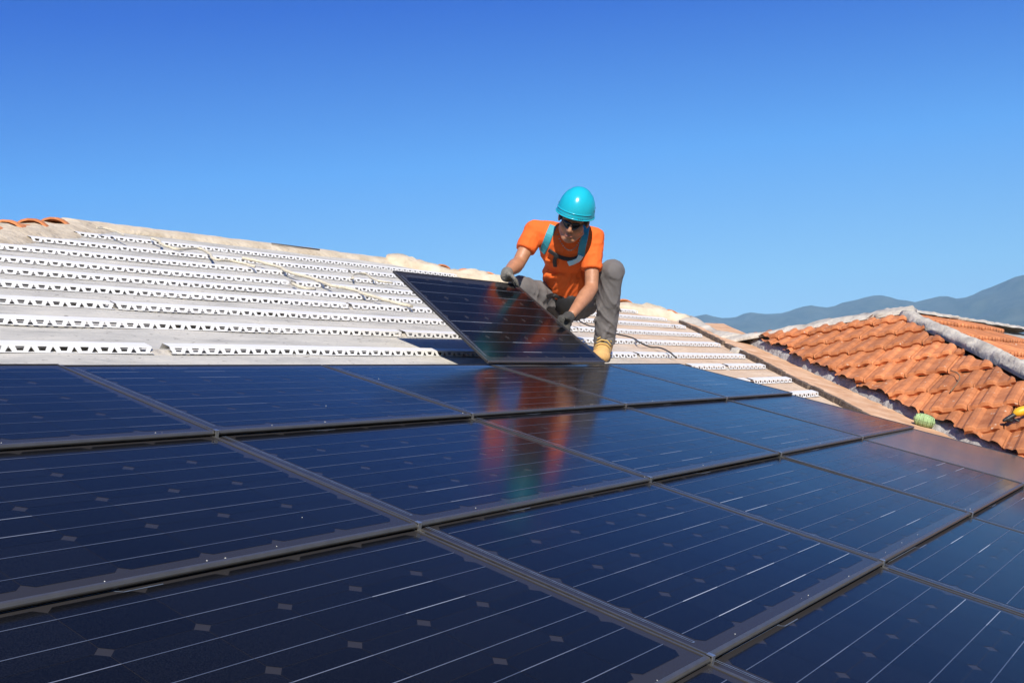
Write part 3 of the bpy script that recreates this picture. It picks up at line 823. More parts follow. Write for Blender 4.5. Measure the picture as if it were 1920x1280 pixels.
for rk, u in rowsU.items():
    for ci, v in enumerate(seams):
        w = PWD if ci < 6 else 0.90
        # only panels of which the picture shows something
        vis = False
        for a in np.linspace(0, w, 9):
            for b in np.linspace(0, PHT, 9):
                x, y, z = project(M3(v + a, u + b, 0))
                if z > 0.1 and -5 < x < 1925 and -5 < y < 1285: vis = True
        if not vis: continue
        lab = LAB.get((rk, ci), 'dark blue solar panel in the %s row, column %s' % (ORD[rk], ci))
        panel(panel_frame(v + rp_.uniform(-.0015, .0015), u + rp_.uniform(-.003, .003), rp_.uniform(-.003, .003), rp_.uniform(-.0015, .0015)), w - 0.002, 6 if ci < 6 else 5, lab, GRP, blank=(rk == 'C' and ci == 6))
# the panel that the worker is lowering into place
LIFT = R_(23.2)
lift_mw = roof_frame(3.622, 2.645, 0.004) @ Matrix.Rotation(LIFT, 4, 'X')
lifted = panel(lift_mw, PWD, 6, 'tilted solar panel held up by the worker above the top row', clip=False)
# dark packing strips behind the top edge of the top row
o = None

# specks of grit and chips lying on the panels
rs = random.Random(3); grit = MB()
for k in range(90):
    rk = rs.choice(list(rowsU)); v = rs.uniform(0.2, 5.4); uu = rs.uniform(0.02, 0.66)
    if rs.random() < 0.8: uu = rs.choice([0.004, 0.012]) + rs.random() * 0.01
    wz = -uu * math.tan(TILT) + 0.0012; r = rs.uniform(0.0005, 0.0014)
    c = M3(v, rowsU[rk] + uu, wz); a = rs.uniform(0, 3.14)
    ax = EX * math.cos(a) + EU * math.sin(a); ay = NM.cross(ax)
    L_ = r * rs.uniform(1, 2.6)
    vs = [c + ax * L_, c + ay * r, c - ax * L_, c - ay * r, c + NM * r * 1.2]
    grit.add(vs, [(0, 1, 4), (1, 2, 4), (2, 3, 4), (3, 0, 4)])
o = grit.build('grit', MT['speck']); tag(o, 'tiny pale mortar chips scattered on the panels', 'grit', kind='stuff')


# ------------------------------------------------------------------ the worker
skin = mat('skin', (0.42, 0.195, 0.105), 0.5, var=0.14, scale=25, bump=0.08, bscale=120)
shirt_m = mat('orange_cotton', (0.78, 0.125, 0.014), 0.88, var=0.05, scale=12, bump=0.10, bscale=260)
trous_m = mat('grey_work_trousers', (0.135, 0.125, 0.125), 0.9, var=0.08, scale=9, bump=0.12, bscale=260, detail=3)
black_m = mat('black_webbing', (0.014, 0.014, 0.016), 0.6, var=0.3, scale=40)
glove_m = mat('grey_work_glove', (0.17, 0.155, 0.13), 0.85, var=0.25, scale=40, bump=0.4, bscale=120)
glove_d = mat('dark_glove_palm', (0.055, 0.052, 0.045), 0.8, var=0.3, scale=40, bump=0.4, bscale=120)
boot_m = mat('tan_nubuck', (0.56, 0.33, 0.12), 0.8, var=0.12, scale=30, bump=0.2, bscale=90)
sole_m = mat('dark_rubber', (0.05, 0.035, 0.025), 0.7)
lace_m = mat('yellow_lace', (0.60, 0.40, 0.12), 0.8)
teal_m = mat('turquoise_webbing', (0.035, 0.30, 0.38), 0.6, var=0.1, scale=40, bump=0.2, bscale=300)
hair_m = mat('dark_hair', (0.018, 0.013, 0.010), 0.6, var=0.3, scale=90, bump=0.6, bscale=200)
lens_m = mat('dark_lens', (0.006, 0.006, 0.007), 0.06)
lip_m = mat('lip', (0.36, 0.13, 0.095), 0.5)
chain_m = mat('bead_necklace', (0.42, 0.38, 0.30), 0.45, var=0.7, scale=130)
m_, nt, b_ = nodes_of('turquoise_helmet_shell'); MT['helmet'] = m_
b_.inputs['Base Color'].default_value = (0.012, 0.40, 0.52, 1); b_.inputs['Roughness'].default_value = 0.22
MT['reflect'] = mat('reflective_tape', (0.45, 0.72, 0.74), 0.4)

def capsule(mb, p, r0, q, r1, n=14, rings=5, flat0=False, flat1=False, sq=(1, 1)):
    p = Vector(p); q = Vector(q); t = (q - p).normalized()
    a = t.cross(Vector((0.2, 0.1, 1))); 
    if a.length < 1e-3: a = t.cross(Vector((1, 0, 0)))
    a.normalize(); c = t.cross(a)
    prof_ = []
    if flat0: prof_ += [(p, 0.0), (p, r0)]
    else:
        for i in range(rings): an = math.pi / 2 * i / rings; prof_.append((p - t * r0 * math.cos(an), r0 * math.sin(an)))
        prof_.append((p, r0))
    if flat1: prof_ += [(q, r1), (q, 0.0)]
    else:
        prof_.append((q, r1))
        for i in range(1, rings + 1): an = math.pi / 2 * i / rings; prof_.append((q + t * r1 * math.sin(an), r1 * math.cos(an)))
    vs = []; fs = []
    for ctr, r in prof_:
        for k in range(n):
            an = 2 * math.pi * k / n; vs.append(ctr + (a * math.cos(an) * sq[0] + c * math.sin(an) * sq[1]) * max(r, 1e-4))
    for i in range(len(prof_) - 1):
        for k in range(n):
            k2 = (k + 1) % n; fs.append((i * n + k, i * n + k2, (i + 1) * n + k2, (i + 1) * n + k))
    fs.append(tuple(range(n))[::-1]); fs.append(tuple((len(prof_) - 1) * n + k for k in range(n)))
    mb.add(vs, fs)
def ellipsoid(mb, c, ax, ay, az, nu=18, nv=12, cut=None):
    c = Vector(c); vs = []; fs = []
    for i in range(nv + 1):
        th = math.pi * i / nv
        for k in range(nu):
            ph = 2 * math.pi * k / nu
            vs.append(c + ax * (math.sin(th) * math.cos(ph)) + ay * (math.sin(th) * math.sin(ph)) + az * math.cos(th))
    for i in range(nv):
        for k in range(nu):
            k2 = (k + 1) % nu; fs.append((i * nu + k, (i + 1) * nu + k, (i + 1) * nu + k2, i * nu + k2))
    mb.add(vs, fs)
def fuse(name, mb, m, voxel=0.007, it=6, parent=None, fac=0.5):
    """merge overlapping closed pieces into one continuous skin"""
    me = bpy.data.meshes.new(name + '_tmp'); me.from_pydata(mb.v, [], mb.f); me.update()
    bm = bmesh.new(); bm.from_mesh(me); bmesh.ops.recalc_face_normals(bm, faces=bm.faces); bm.to_mesh(me); bm.free()
    o = bpy.data.objects.new(name + '_tmp', me); COL.objects.link(o)
    r = o.modifiers.new('r', 'REMESH'); r.mode = 'VOXEL'; r.voxel_size = voxel
    sm = o.modifiers.new('s', 'SMOOTH'); sm.factor = fac; sm.iterations = it
    dg = bpy.context.evaluated_depsgraph_get(); dg.update()
    res = bpy.data.meshes.new_from_object(o.evaluated_get(dg)); res.name = name
    bpy.data.objects.remove(o); bpy.data.meshes.remove(me)
    res.materials.clear(); res.materials.append(m)
    for p in res.polygons: p.use_smooth = True
    ob = bpy.data.objects.new(name, res); COL.objects.link(ob)
    if parent is not None: ob.parent = parent
    return ob
from mathutils import noise as mnoise
def wrinkle(ob, ea, eb, ec, fa, fb, amp, seed=0.0, sharp=1.6, mask=None):
    """pull folds into a garment: ridged noise, drawn out along eb"""
    me = ob.data; no = [v.normal.copy() for v in me.vertices]
    for v, n in zip(me.vertices, no):
        p = v.co - CAM
        q = Vector((p.dot(ea) * fa + seed, p.dot(eb) * fb, p.dot(ec) * fa))
        q += Vector((mnoise.noise(q * .5), mnoise.noise(q * .5 + Vector((7, 3, 1))), 0)) * .8
        r = (1 - abs(mnoise.noise(q))) ** 3 - .45
        r += .4 * ((1 - abs(mnoise.noise(q * 2.1 + Vector((3, 9, 4))))) ** 3 - .45)
        k = mask(v.co) if mask else 1.0
        v.co = v.co + n * (r * amp * k)
    me.update()
def V(x, y, z): return PD(x, y, z)
# joints read from the photograph (pixel, pixel, depth)
J = dict(pelv=V(1066, 562, 6.30), waist=V(1063, 528, 6.20), chest=V(1064, 468, 6.04), neckb=V(1072, 430, 5.98),
         shR=V(1003, 434, 6.00), elR=V(972, 494, 5.93), wrR=V(951, 511, 5.70),
         shL=V(1111, 446, 6.00), elL=V(1109, 540, 5.92), wrL=V(1073, 588, 5.68),
         hipR=V(1045, 566, 6.30), knR=V(974, 541, 6.02), anR=V(1030, 634, 6.22),
         hipL=V(1090, 568, 6.30), knL=V(1147, 510, 6.02), anL=V(1133, 640, 6.16))
IR = right; IU = -down; IF = -fwd            # picture right, up, towards the viewer
tu = (J['neckb'] - J['waist']).normalized(); tx = (J['shL'] - J['shR']).normalized(); tx = (tx - tu * tx.dot(tu)).normalized(); tf = tx.cross(tu).normalized()
if tf.dot(IF) < 0: tf = -tf
# head frame
hu = (IR * 0.19 + IU * 0.86 + IF * 0.46).normalized()
hf = (IR * -0.22 + IU * -0.47 + IF * 0.86); hf = (hf - hu * hf.dot(hu)).normalized()
hx = hf.cross(hu).normalized()
if hx.dot(IR) < 0: hx = -hx
HC = V(1076, 411, 5.80); HS = 1.13
def HP(x, y, z): return HC + (hx * x + hf * y + hu * z) * HS
bd = MB()
# head and face
ellipsoid(bd, HP(0, -.012, .035), hx * .074, hf * .094, hu * .088)
ellipsoid(bd, HP(0, .018, -.035), hx * .060, hf * .066, hu * .078)
ellipsoid(bd, HP(0, .052, -.088), hx * .034, hf * .030, hu * .026)         # chin
for sx in (-1, 1):
    ellipsoid(bd, HP(.040 * sx, .035, -.030), hx * .026, hf * .036, hu * .030)   # cheek
    capsule(bd, HP(.050 * sx, .000, -.060), .020, HP(.022 * sx, .052, -.088), .018)   # jaw
    ellipsoid(bd, HP(.073 * sx, -.012, -.008), hx * .010, hf * .020, hu * .032)  # ear
    ellipsoid(bd, HP(.030 * sx, .068, .018), hx * .028, hf * .016, hu * .010)    # brow
capsule(bd, HP(0, .080, .008), .0085, HP(0, .098, -.030), .0125, n=10)           # nose
ellipsoid(bd, HP(.012, .086, -.035), hx * .009, hf * .010, hu * .008); ellipsoid(bd, HP(-.012, .086, -.035), hx * .009, hf * .010, hu * .008)
ellipsoid(bd, HP(0, .076, -.058), hx * .025, hf * .011, hu * .006); ellipsoid(bd, HP(0, .075, -.067), hx * .021, hf * .011, hu * .007)
capsule(bd, HP(0, -.020, -.040), .056, J['neckb'] - tu * 0.03, .062)             # neck
# torso, arms and legs under the clothes
capsule(bd, J['waist'], .088, J['chest'], .090); capsule(bd, J['pelv'], .085, J['waist'], .085)
for s in 'RL':
    capsule(bd, J['chest'] + tu * .05, .07, J['sh' + s], .05)
    capsule(bd, J['sh' + s], .050, J['el' + s], .039)
    e_, w_ = J['el' + s], J['wr' + s]; d_ = w_ - e_
    capsule(bd, e_, .040, e_ + d_ * .32, .045); capsule(bd, e_ + d_ * .30, .045, w_, .027)
    capsule(bd, J['hip' + s], .060, J['kn' + s], .036); capsule(bd, J['kn' + s], .036, J['an' + s], .030)
person = fuse('person', bd, skin, 0.0065, 5)
tag(person, 'worker in turquoise helmet, orange shirt and grey trousers crouching behind the lifted panel', 'person')
PW_INV['person'] = Matrix.Identity(4)

# shirt
sh = MB()
ellipsoid(sh, J['chest'] + tu * .01, tx * .168, tf * .122, tu * .165)
ellipsoid(sh, J['waist'] + tu * .05, tx * .150, tf * .128, tu * .16)
capsule(sh, J['waist'] - tu * .055 , .128, J['waist'] + tu * .06, .135, flat0=True)
for s in 'RL':
    a_ = J['sh' + s]; b2 = J['el' + s]; d_ = b2 - a_
    capsule(sh, J['neckb'] - tu * .035, .064, a_ + tu * .004, .066)
    capsule(sh, J['chest'] + tu * .04, .10, a_, .070)
    capsule(sh, a_, .067, a_ + d_ * (.60 if s == 'R' else .64), .060, flat1=True)
# folds
rf = random.Random(4)
for k in range(9):
    y0 = rf.uniform(-.01, .16); x0 = rf.uniform(-.10, .10); sl = rf.uniform(-.5, .5)
    c0 = J['waist'] + tu * (y0 + .08) + tx * x0 + tf * .112
    capsule(sh, c0 - tx * .05 - tu * .05 * sl, .012, c0 + tx * .05 + tu * .05 * sl, .008, n=8)
shirt = fuse('shirt', sh, shirt_m, 0.0065, 5, person)
fd1 = (tu * .8 + tx * .5).normalized(); fd2 = fd1.cross(tf).normalized()
wrinkle(shirt, fd2, fd1, tf, 17, 6, .011, 2.0, mask=lambda p: 0.55 + 0.45 * max(0.0, min(1.0, 1 - (p - J['waist']).dot(tu) / .3)))

# trousers
tr_ = MB()
ellipsoid(tr_, J['pelv'], tx * .165, tf * .135, tu * .13)
capsule(tr_, J['pelv'], .125, J['waist'] - tu * .03, .130, flat1=True)
for s in 'RL':
    h_, k_, a_ = J['hip' + s], J['kn' + s], J['an' + s]
    capsule(tr_, h_, .098, k_, .074); ellipsoid(tr_, k_, IR * .068, IF * .072, IU * .070)
    d_ = a_ - k_
    capsule(tr_, k_, .068, k_ + d_ * .45, .073); capsule(tr_, k_ + d_ * .4, .072, a_ - d_ * .02, .060, flat1=True)
    # folds behind the knee, at the thigh and above the hem
    ax_ = (k_ - h_).normalized()
    for q in range(7):
        t_ = rf.uniform(.15, .75); c0 = h_.lerp(k_, t_); side = (IF * rf.uniform(.5, 1) + IU * rf.uniform(-.8, .8)).normalized()
        r_ = .098 + (.074 - .098) * t_
        c0 = c0 + side * (r_ - .004); dv = (ax_ + IR * rf.uniform(-.4, .4) + IU * rf.uniform(-.4, .4)).normalized()
        capsule(tr_, c0 - dv * .06, .010, c0 + dv * .06, .007, n=8)
    for q in range(6):
        t_ = rf.uniform(.3, .9); c0 = k_.lerp(a_, t_); an = rf.uniform(-1.2, 1.2)
        side = (IF * math.cos(an) + IR * math.sin(an)).normalized(); c0 = c0 + side * .066
        dv = (d_.normalized() + IR * rf.uniform(-.7, .7)).normalized()
        capsule(tr_, c0 - dv * .055, .009, c0 + dv * .055, .007, n=8)
trousers = fuse('trousers', tr_, trous_m, 0.0065, 3, person)
ge = (IU * .75 + IR * -.55).normalized(); gf = ge.cross(IF).normalized()
wrinkle(trousers, gf, ge, IF, 13, 4, .010, 5.0)
# turned-up hem on the near leg
hm = MB(); a_ = J['anL']; d_ = (a_ - J['knL']).normalized()
capsule(hm, a_ - d_ * .040, .065, a_ + d_ * .008, .067, flat0=True, flat1=True, n=24)
hem = fuse('trouser_hem', hm, trous_m, 0.005, 3, person)
bl = MB(); capsule(bl, J['waist'] - tu * .062, .131, J['waist'] - tu * .026, .133, flat0=True, flat1=True, n=28)
belt = fuse('belt', bl, black_m, 0.006, 2, person)
pch = MB(); cpt = J['pelv'].lerp(J['waist'], .35) + tf * .115
ellipsoid(pch, cpt, tx * .085, tf * .045, tu * .085); ellipsoid(pch, cpt - tu * .07 + tx * .01, tx * .06, tf * .04, tu * .06)
fuse('tool_pouch', pch, black_m, 0.006, 4, person)

# boots
def boot(an, toe_dir, nm):
    t_ = toe_dir.normalized(); up = NM
    g0 = an - up * (((an - CAM).dot(NM) + H0) - DECK)          # point on the deck below the ankle
    b = MB()
    capsule(b, an + up * .035, .060, g0 + up * .055 - t_ * .01, .058, flat0=True)
    ellipsoid(b, g0 + up * .045 - t_ * .035, t_ * .055, t_.cross(up) * .052, up * .048)
    capsule(b, g0 + up * .056, .054, g0 + t_ * .135 + up * .040, .048, sq=(1, 1))
    ellipsoid(b, g0 + t_ * .15 + up * .033, t_ * .055, t_.cross(up) * .056, up * .042)
    o = fuse('boot', b, boot_m, 0.005, 4, person)
    s2 = MB(); 
    for q in range(8):
        pass
    sd_ = t_.cross(up).normalized(); pts = []
    for k in range(20):
        an_ = 2 * math.pi * k / 20; L_ = .15 if math.cos(an_) > 0 else .095
        pts.append(g0 + t_ * (.055 + math.cos(an_) * L_) + sd_ * math.sin(an_) * .060)
    s2.add([p + up * .001 for p in pts] + [p + up * .020 for p in pts], [tuple(range(20))[::-1], tuple(range(20, 40))] + [(k, (k + 1) % 20, 20 + (k + 1) % 20, 20 + k) for k in range(20)])
    so_ = s2.build('sole', sole_m); so_.parent = o
    lc = MB()
    for q in range(4):
        c0 = g0 + t_ * (.055 + .028 * q) + up * (.126 - .016 * q); w_ = .044
        mid = c0 + up * .006
        lc.tube([c0 - sd_ * w_ - up * .016, mid - sd_ * w_ * .4, mid + sd_ * w_ * .4 + t_ * .008, c0 + sd_ * w_ - up * .014 + t_ * .012], .0042, 6)
    lo = lc.build('laces', lace_m, smooth=True); lo.parent = o
    return o
boot(J['anL'], (IF * 1.0 + IR * -0.10 - NM * IF.dot(NM)), 'boot')
boot(J['anR'], (IF * 1.0 + IR * -0.35 - NM * IF.dot(NM)), 'boot')

# gloves with separate fingers
lm = lift_mw
def LP(x, y, z): return lm @ Vector((x, y, z))
def glove(wr, palm, fdir, spread, curl_to, thumb, m, name):
    """wr wrist, palm centre, fdir finger direction, spread across knuckles, curl_to second segment direction"""
    g = MB(); fdir = fdir.normalized(); spread = spread.normalized(); curl = curl_to.normalized()
    capsule(g, wr, .033, palm, .037); 
    kn = palm + fdir * .030
    capsule(g, kn - spread * .030, .019, kn + spread * .030, .018)
    capsule(g, palm - spread * .022, .024, palm + spread * .022, .023)
    for i, (of, ln, rr) in enumerate(((-.034, .036, .0105), (-.012, .042, .0112), (.011, .040, .011), (.032, .032, .0098))):
        a_ = kn + spread * of; b2 = a_ + (fdir * .75 + curl * .5).normalized() * ln; c2 = b2 + (curl * .95 + fdir * .15).normalized() * ln * .85; d2 = c2 + (curl * .7 - fdir * .6).normalized() * ln * .6
        capsule(g, a_, rr * 1.1, b2, rr * 1.05, n=10); capsule(g, b2, rr * 1.05, c2, rr, n=10); capsule(g, c2, rr, d2, rr * .9, n=10)
    t0 = palm - spread * .030 - fdir * .010; t1 = t0 + thumb.normalized() * .040; t2 = t1 + (thumb.normalized() + curl).normalized() * .030
    capsule(g, t0, .016, t1, .0125, n=10); capsule(g, t1, .0125, t2, .011, n=10)
    o = fuse(name, g, m, 0.0042, 3, person)
    c = MB(); dd = (J_dir).normalized()
    capsule(c, wr - dd * .022, .034, wr + dd * .012, .035, flat0=True, flat1=True, n=20)
    cf = fuse('cuff', c, m, 0.004, 2, person); cf.parent = o
    return o
px_, py_, pz_ = LP(1, 0, 0) - LP(0, 0, 0), LP(0, 1, 0) - LP(0, 0, 0), LP(0, 0, 1) - LP(0, 0, 0)
# right hand on the top edge
gx = 0.93
top_pt = LP(gx, PHT + .006, .0)
palmR = top_pt + pz_ * .030 + py_ * .028
J_dir = palmR - J['wrR']
glove(palmR + (J['wrR'] - palmR).normalized() * .055, palmR, -py_ * .6 + pz_ * .5 - px_ * .5, px_ * -.6 + py_ * -.3 + pz_ * .3, -pz_ * .2 - py_ * 1.0, -py_ + px_ * .3, glove_m, 'glove')
# left hand under the right side edge
side_pt = LP(PWD + .002, PHT * .50, -.005)
palmL = side_pt + px_ * .040 + pz_ * .012
J_dir = palmL - J['wrL']
glove(palmL + (J['wrL'] - palmL).normalized() * .060, palmL, -px_ * .45 - pz_ * .55 - py_ * .5, py_ * 1.0 - px_ * .2, -px_ * .9 - pz_ * .4, -px_ + pz_ * .9, glove_d, 'glove')

# helmet
def helmet():
    vs = []; fs = []; nu, nv = 40, 14
    def pt(ph, th, k=1.0):
        cx_, sy_ = math.cos(ph), math.sin(ph)
        rx, ry, rz = .094, .118, .120
        x = rx * cx_ * math.sin(th); y = ry * sy_ * math.sin(th); z = rz * math.cos(th)
        groove = 1.0
        if abs(abs(x) - .052) < .006 and th < 1.35: groove = .988
        flare = 1 + 0.05 * max(0, (th - 1.35) / .35) ** 2
        return HP(x * groove * flare * k, (y * groove * flare - .008) * 1.0 * k, .046 + z * groove * k)
    for s, k in ((0, 1.0), (1, .955)):
        for i in range(nv + 1):
            th = 0.02 + (1.72 - 0.02) * i / nv
            for q in range(nu):
                ph = 2 * math.pi * q / nu
                tt = th
                if i >= nv - 2:      # the rim dips at the back and rises a little over the eyes
                    tt = th + 0.10 * (-math.sin(ph)) * (1 if i == nv else .5)
                vs.append(pt(ph, tt, k))
    m = (nv + 1) * nu
    for i in range(nv):
        for q in range(nu):
            q2 = (q + 1) % nu; a = i * nu + q; b = i * nu + q2; c = (i + 1) * nu + q2; d = (i + 1) * nu + q
            fs.append((a, d, c, b)); fs.append((m + a, m + b, m + c, m + d))
    for q in range(nu):
        q2 = (q + 1) % nu; a = nv * nu + q; b = nv * nu + q2; fs.append((a, m + a, m + b, b))
    fs.append(tuple(range(nu))); 
    o = mesh('helmet', vs, fs, MT['helmet'], smooth=True); o.parent = person
    # rim bead
    rb = MB(); ring = []
    for q in range(41):
        ph = 2 * math.pi * q / 40; ring.append(pt(ph, 1.72 + .10 * (-math.sin(ph)), .995))
    rb.tube(ring, .0042, 8, cap=False); r = rb.build('rim', MT['helmet'], smooth=True); r.parent = o
    # ridge line above the rim
    ring = [pt(2 * math.pi * q / 40, 1.50 + .09 * (-math.sin(2 * math.pi * q / 40)), 1.0) for q in range(3, 20)]
    rb = MB(); rb.tube(ring, .0034, 6); r = rb.build('rim', MT['helmet'], smooth=True); r.parent = o
    for sx in (-1, 1):
        for yy in (.02, -.035):
            vb = MB(); c = pt(math.atan2(yy / .126, sx * .98), 1.36, 1.0); ellipsoid(vb, c, hx * .003, hf * .007, hu * .004, 10, 6); r = vb.build('vent', black_m); r.parent = o
    for k in range(3):
        vb = MB(); ph = 1.25 - k * .10; c = pt(ph, 1.58, 1.0); ellipsoid(vb, c, hx * .0045, hf * .003, hu * .0022, 8, 6); r = vb.build('vent', black_m); r.parent = o
    return o
helm = helmet()
# hair at the nape and temples
hb = MB(); ellipsoid(hb, HP(0, -.030, .012), hx * .079, hf * .080, hu * .070)
for sx in (-1, 1): ellipsoid(hb, HP(.066 * sx, .012, .012), hx * .012, hf * .018, hu * .034)
hair = fuse('hair', hb, hair_m, 0.005, 2, person)
# sunglasses
gl = MB()
for sx in (-1, 1):
    pts = []
    for i in range(9):
        t = i / 8; x = sx * (.006 + .062 * t); y = .094 - .050 * t * t - .004 * (1 - t)
        zt = .012 + .003 * math.sin(t * 3); zb = -.020 * math.sin(min(1, t * 1.25 + .28) * math.pi) ** .6 - .004 + .010 * t * t
        pts.append((HP(x, y, zt), HP(x, y + .001, (zt + zb) / 2), HP(x, y - .002, zb)))
    vs = [p for tr3 in pts for p in tr3]; back = [p - hf * .003 for p in vs]; n_ = len(vs)
    fs = []
    for i in range(8):
        for j in range(2):
            a = i * 3 + j; fs.append((a, a + 1, a + 4, a + 3)); fs.append((n_ + a, n_ + a + 3, n_ + a + 4, n_ + a + 1))
    for i in range(8):
        for j in (0, 2): a = i * 3 + j; fs.append((a, a + 3, n_ + a + 3, n_ + a))
    gl.add(vs + back, fs)
    gl.tube([HP(sx * .066, .046, .010), HP(sx * .077, .010, .010), HP(sx * .078, -.030, .006)], .0034, 6)
gl.tube([HP(-.010, .092, .006), HP(0, .096, .008), HP(.010, .092, .006)], .0035, 6)
so_ = gl.build('sunglasses', lens_m, smooth=True); so_.parent = person
lp = MB(); lp.tube([HP(-.020, .082, -.063), HP(-.008, .0885, -.0615), HP(.008, .0885, -.0615), HP(.020, .082, -.063)], [.0022, .0034, .0034, .0022], 6); lo = lp.build('lips', lip_m, smooth=True); lo.parent = person

# harness: webbing laid on the shirt, found by looking along the pixel direction
def bvh_of(*obs):
    vs = []; fs = []
    for o in obs:
        b = len(vs); vs += [v.co.copy() for v in o.data.vertices]; fs += [tuple(i + b for i in p.vertices) for p in o.data.polygons]
    return BVHTree.FromPolygons(vs, fs)
bvh = bvh_of(shirt, trousers); bvh_s = bvh_of(shirt)
def hit(x, y, off=.007, tree=None):
    d = ray(x, y).normalized(); r = (tree or bvh).ray_cast(CAM, d)
    if r[0] is None: return None
    return r[0] - d * off * .4 + r[1] * off * .8
def strap(name, pix, w, m, th=.004, off=.006, stitch=None):
    pts = [p if isinstance(p, Vector) else hit(*p, off=off) for p in pix]; pts = [p for p in pts if p is not None]
    if len(pts) < 2: return None
    fine = []
    for i in range(len(pts) - 1):       # smooth the path
        p0 = pts[max(i - 1, 0)]; p1 = pts[i]; p2 = pts[i + 1]; p3 = pts[min(i + 2, len(pts) - 1)]
        for k in range(4):
            t = k / 4; fine.append(0.5 * ((2 * p1) + (p2 - p0) * t + (2 * p0 - 5 * p1 + 4 * p2 - p3) * t * t + (3 * p1 - p0 - 3 * p2 + p3) * t ** 3))
    fine.append(pts[-1])
    vs = []; fs = []
    for i, p in enumerate(fine):
        t = (fine[min(i + 1, len(fine) - 1)] - fine[max(i - 1, 0)]).normalized(); view = (CAM - p).normalized()
        loc = bvh.find_nearest(p); nr = loc[1] if loc[0] is not None else view
        nr = (nr + view * .7).normalized(); s_ = t.cross(nr).normalized(); n_ = s_.cross(t).normalized()
        if n_.dot(view) < 0: n_ = -n_
        vs += [p - s_ * w / 2 - n_ * th, p + s_ * w / 2 - n_ * th, p + s_ * w / 2 + n_ * th * .3, p + s_ * w * .40 + n_ * th, p - s_ * w * .40 + n_ * th, p - s_ * w / 2 + n_ * th * .3]
    for i in range(len(fine) - 1):
        for k in range(6):
            k2 = (k + 1) % 6; fs.append((i * 6 + k, i * 6 + k2, (i + 1) * 6 + k2, (i + 1) * 6 + k))
    fs.append(tuple(range(6))); fs.append(tuple((len(fine) - 1) * 6 + k for k in range(6))[::-1])
    o = mesh(name, vs, fs, m, smooth=False); return o
harness = empty('harness', tuple(J['chest'])); harness.parent = person; harness.matrix_parent_inverse = Matrix.Identity(4)
harness.location = (0, 0, 0)
for o in (
    strap('shoulder_strap', [(1044, 414), (1037, 424), (1030, 440), (1024, 456), (1018, 472), (1014, 484)], .042, teal_m),
    strap('shoulder_strap', [(1099, 424), (1097, 436), (1094, 450), (1091, 464), (1089, 480)], .042, teal_m),
    strap('side_strap', [(1022, 486), (1018, 500), (1015, 514), (1012, 524)], .036, teal_m, off=.004),
    strap('chest_strap', [(1030, 468), (1038, 474), (1048, 480), (1060, 484), (1074, 485), (1086, 480)], .022, black_m, off=.009),
    strap('strap_end', [(1043, 479), (1041, 487), (1042, 497)], .022, black_m, off=.014),
    strap('strap_loop', [(1089, 478), (1082, 486), (1072, 491), (1066, 492)], .030, MT['reflect'], off=.016),
    strap('leg_strap', [(1025, 556), (1034, 553), (1046, 556)], .022, black_m)):
    if o is not None: o.parent = harness
nk = MB()
for i in range(19):
    t = i / 18; x = 1046 + 46 * t; y = 440 + 30 * math.sin(math.pi * t) ** .8 - 2 * t
    p = hit(x, y, .004, bvh_s)
    if p is not None: ellipsoid(nk, p, IR * .0040, IF * .0034, IU * .0036, 8, 6)
o = nk.build('necklace', chain_m, smooth=True); o.parent = person


# ------------------------------------------------------------------ small things lying about
def on_deck(pix, w=DECK, lift=0.006): return [PW(x, y, w + lift) for x, y in pix]
def cord(name, pts, r, m, label, cat, n=7, sag=0.004, seed=1, group=None):
    f = noise1(seed); fine = []
    for i in range(len(pts) - 1):
        p0 = pts[max(i - 1, 0)]; p1 = pts[i]; p2 = pts[i + 1]; p3 = pts[min(i + 2, len(pts) - 1)]
        for k in range(6):
            t = k / 6; q = 0.5 * ((2 * p1) + (p2 - p0) * t + (2 * p0 - 5 * p1 + 4 * p2 - p3) * t * t + (3 * p1 - p0 - 3 * p2 + p3) * t ** 3)
            fine.append(q + EX * sag * f(len(fine) * .7) + EU * sag * f(len(fine) * .6 + 30))
    fine.append(pts[-1]); mb = MB(); mb.tube(fine, r, n); o = mb.build(name, m, smooth=True)
    tag(o, label, cat, group); return o
cable_m = mat('black_cable', (0.02, 0.019, 0.018), 0.5); rope_m = mat('cream_rope', (0.66, 0.60, 0.47), 0.9, var=0.15, scale=60, bump=0.6, bscale=200)
cord('cable', [PW(1143, 623, DECK + .01), PW(1160, 627, DECK + .035), PW(1185, 633, DECK + .03), PW(1200, 642, DECK + .04), PW(1218, 650, DECK + .012), PW(1238, 652, DECK + .03), PW(1256, 660, DECK + .045), PW(1268, 671, DECK + .02)], .0055, cable_m, 'thin black cable curving over the battens right of the boot', 'cable', seed=3)
cord('cable', on_deck([(1086, 601), (1094, 606), (1106, 611), (1120, 613)], lift=.03), .005, cable_m, 'short black cable end behind the knee of the worker', 'cable', seed=4)
cord('rope', on_deck([(455, 484), (480, 489), (520, 500), (548, 512), (580, 520), (620, 535), (655, 541), (690, 553), (735, 566), (772, 574)], lift=.042), .011, rope_m, 'thick cream rope lying across the white battens, left of the lifted panel', 'rope', sag=.012, seed=5)
cord('rope', on_deck([(180, 427), (200, 429), (215, 433), (232, 441)], lift=.075), .006, rope_m, 'thin rope hanging over the ridge above the top batten', 'rope', seed=6)
cord('rope', on_deck([(285, 447), (298, 452), (304, 458), (318, 463), (335, 467), (372, 466), (392, 474), (402, 486), (440, 490), (478, 500)], lift=.045), .010, rope_m, 'knotted pale rope lying over the two highest battens', 'rope', sag=.01, seed=7)
cord('rope', on_deck([(662, 522), (664, 514), (685, 513), (697, 521), (712, 527), (735, 530)], lift=.04), .008, rope_m, 'looped thin cream rope beside the top left corner of the lifted panel', 'rope', seed=8)
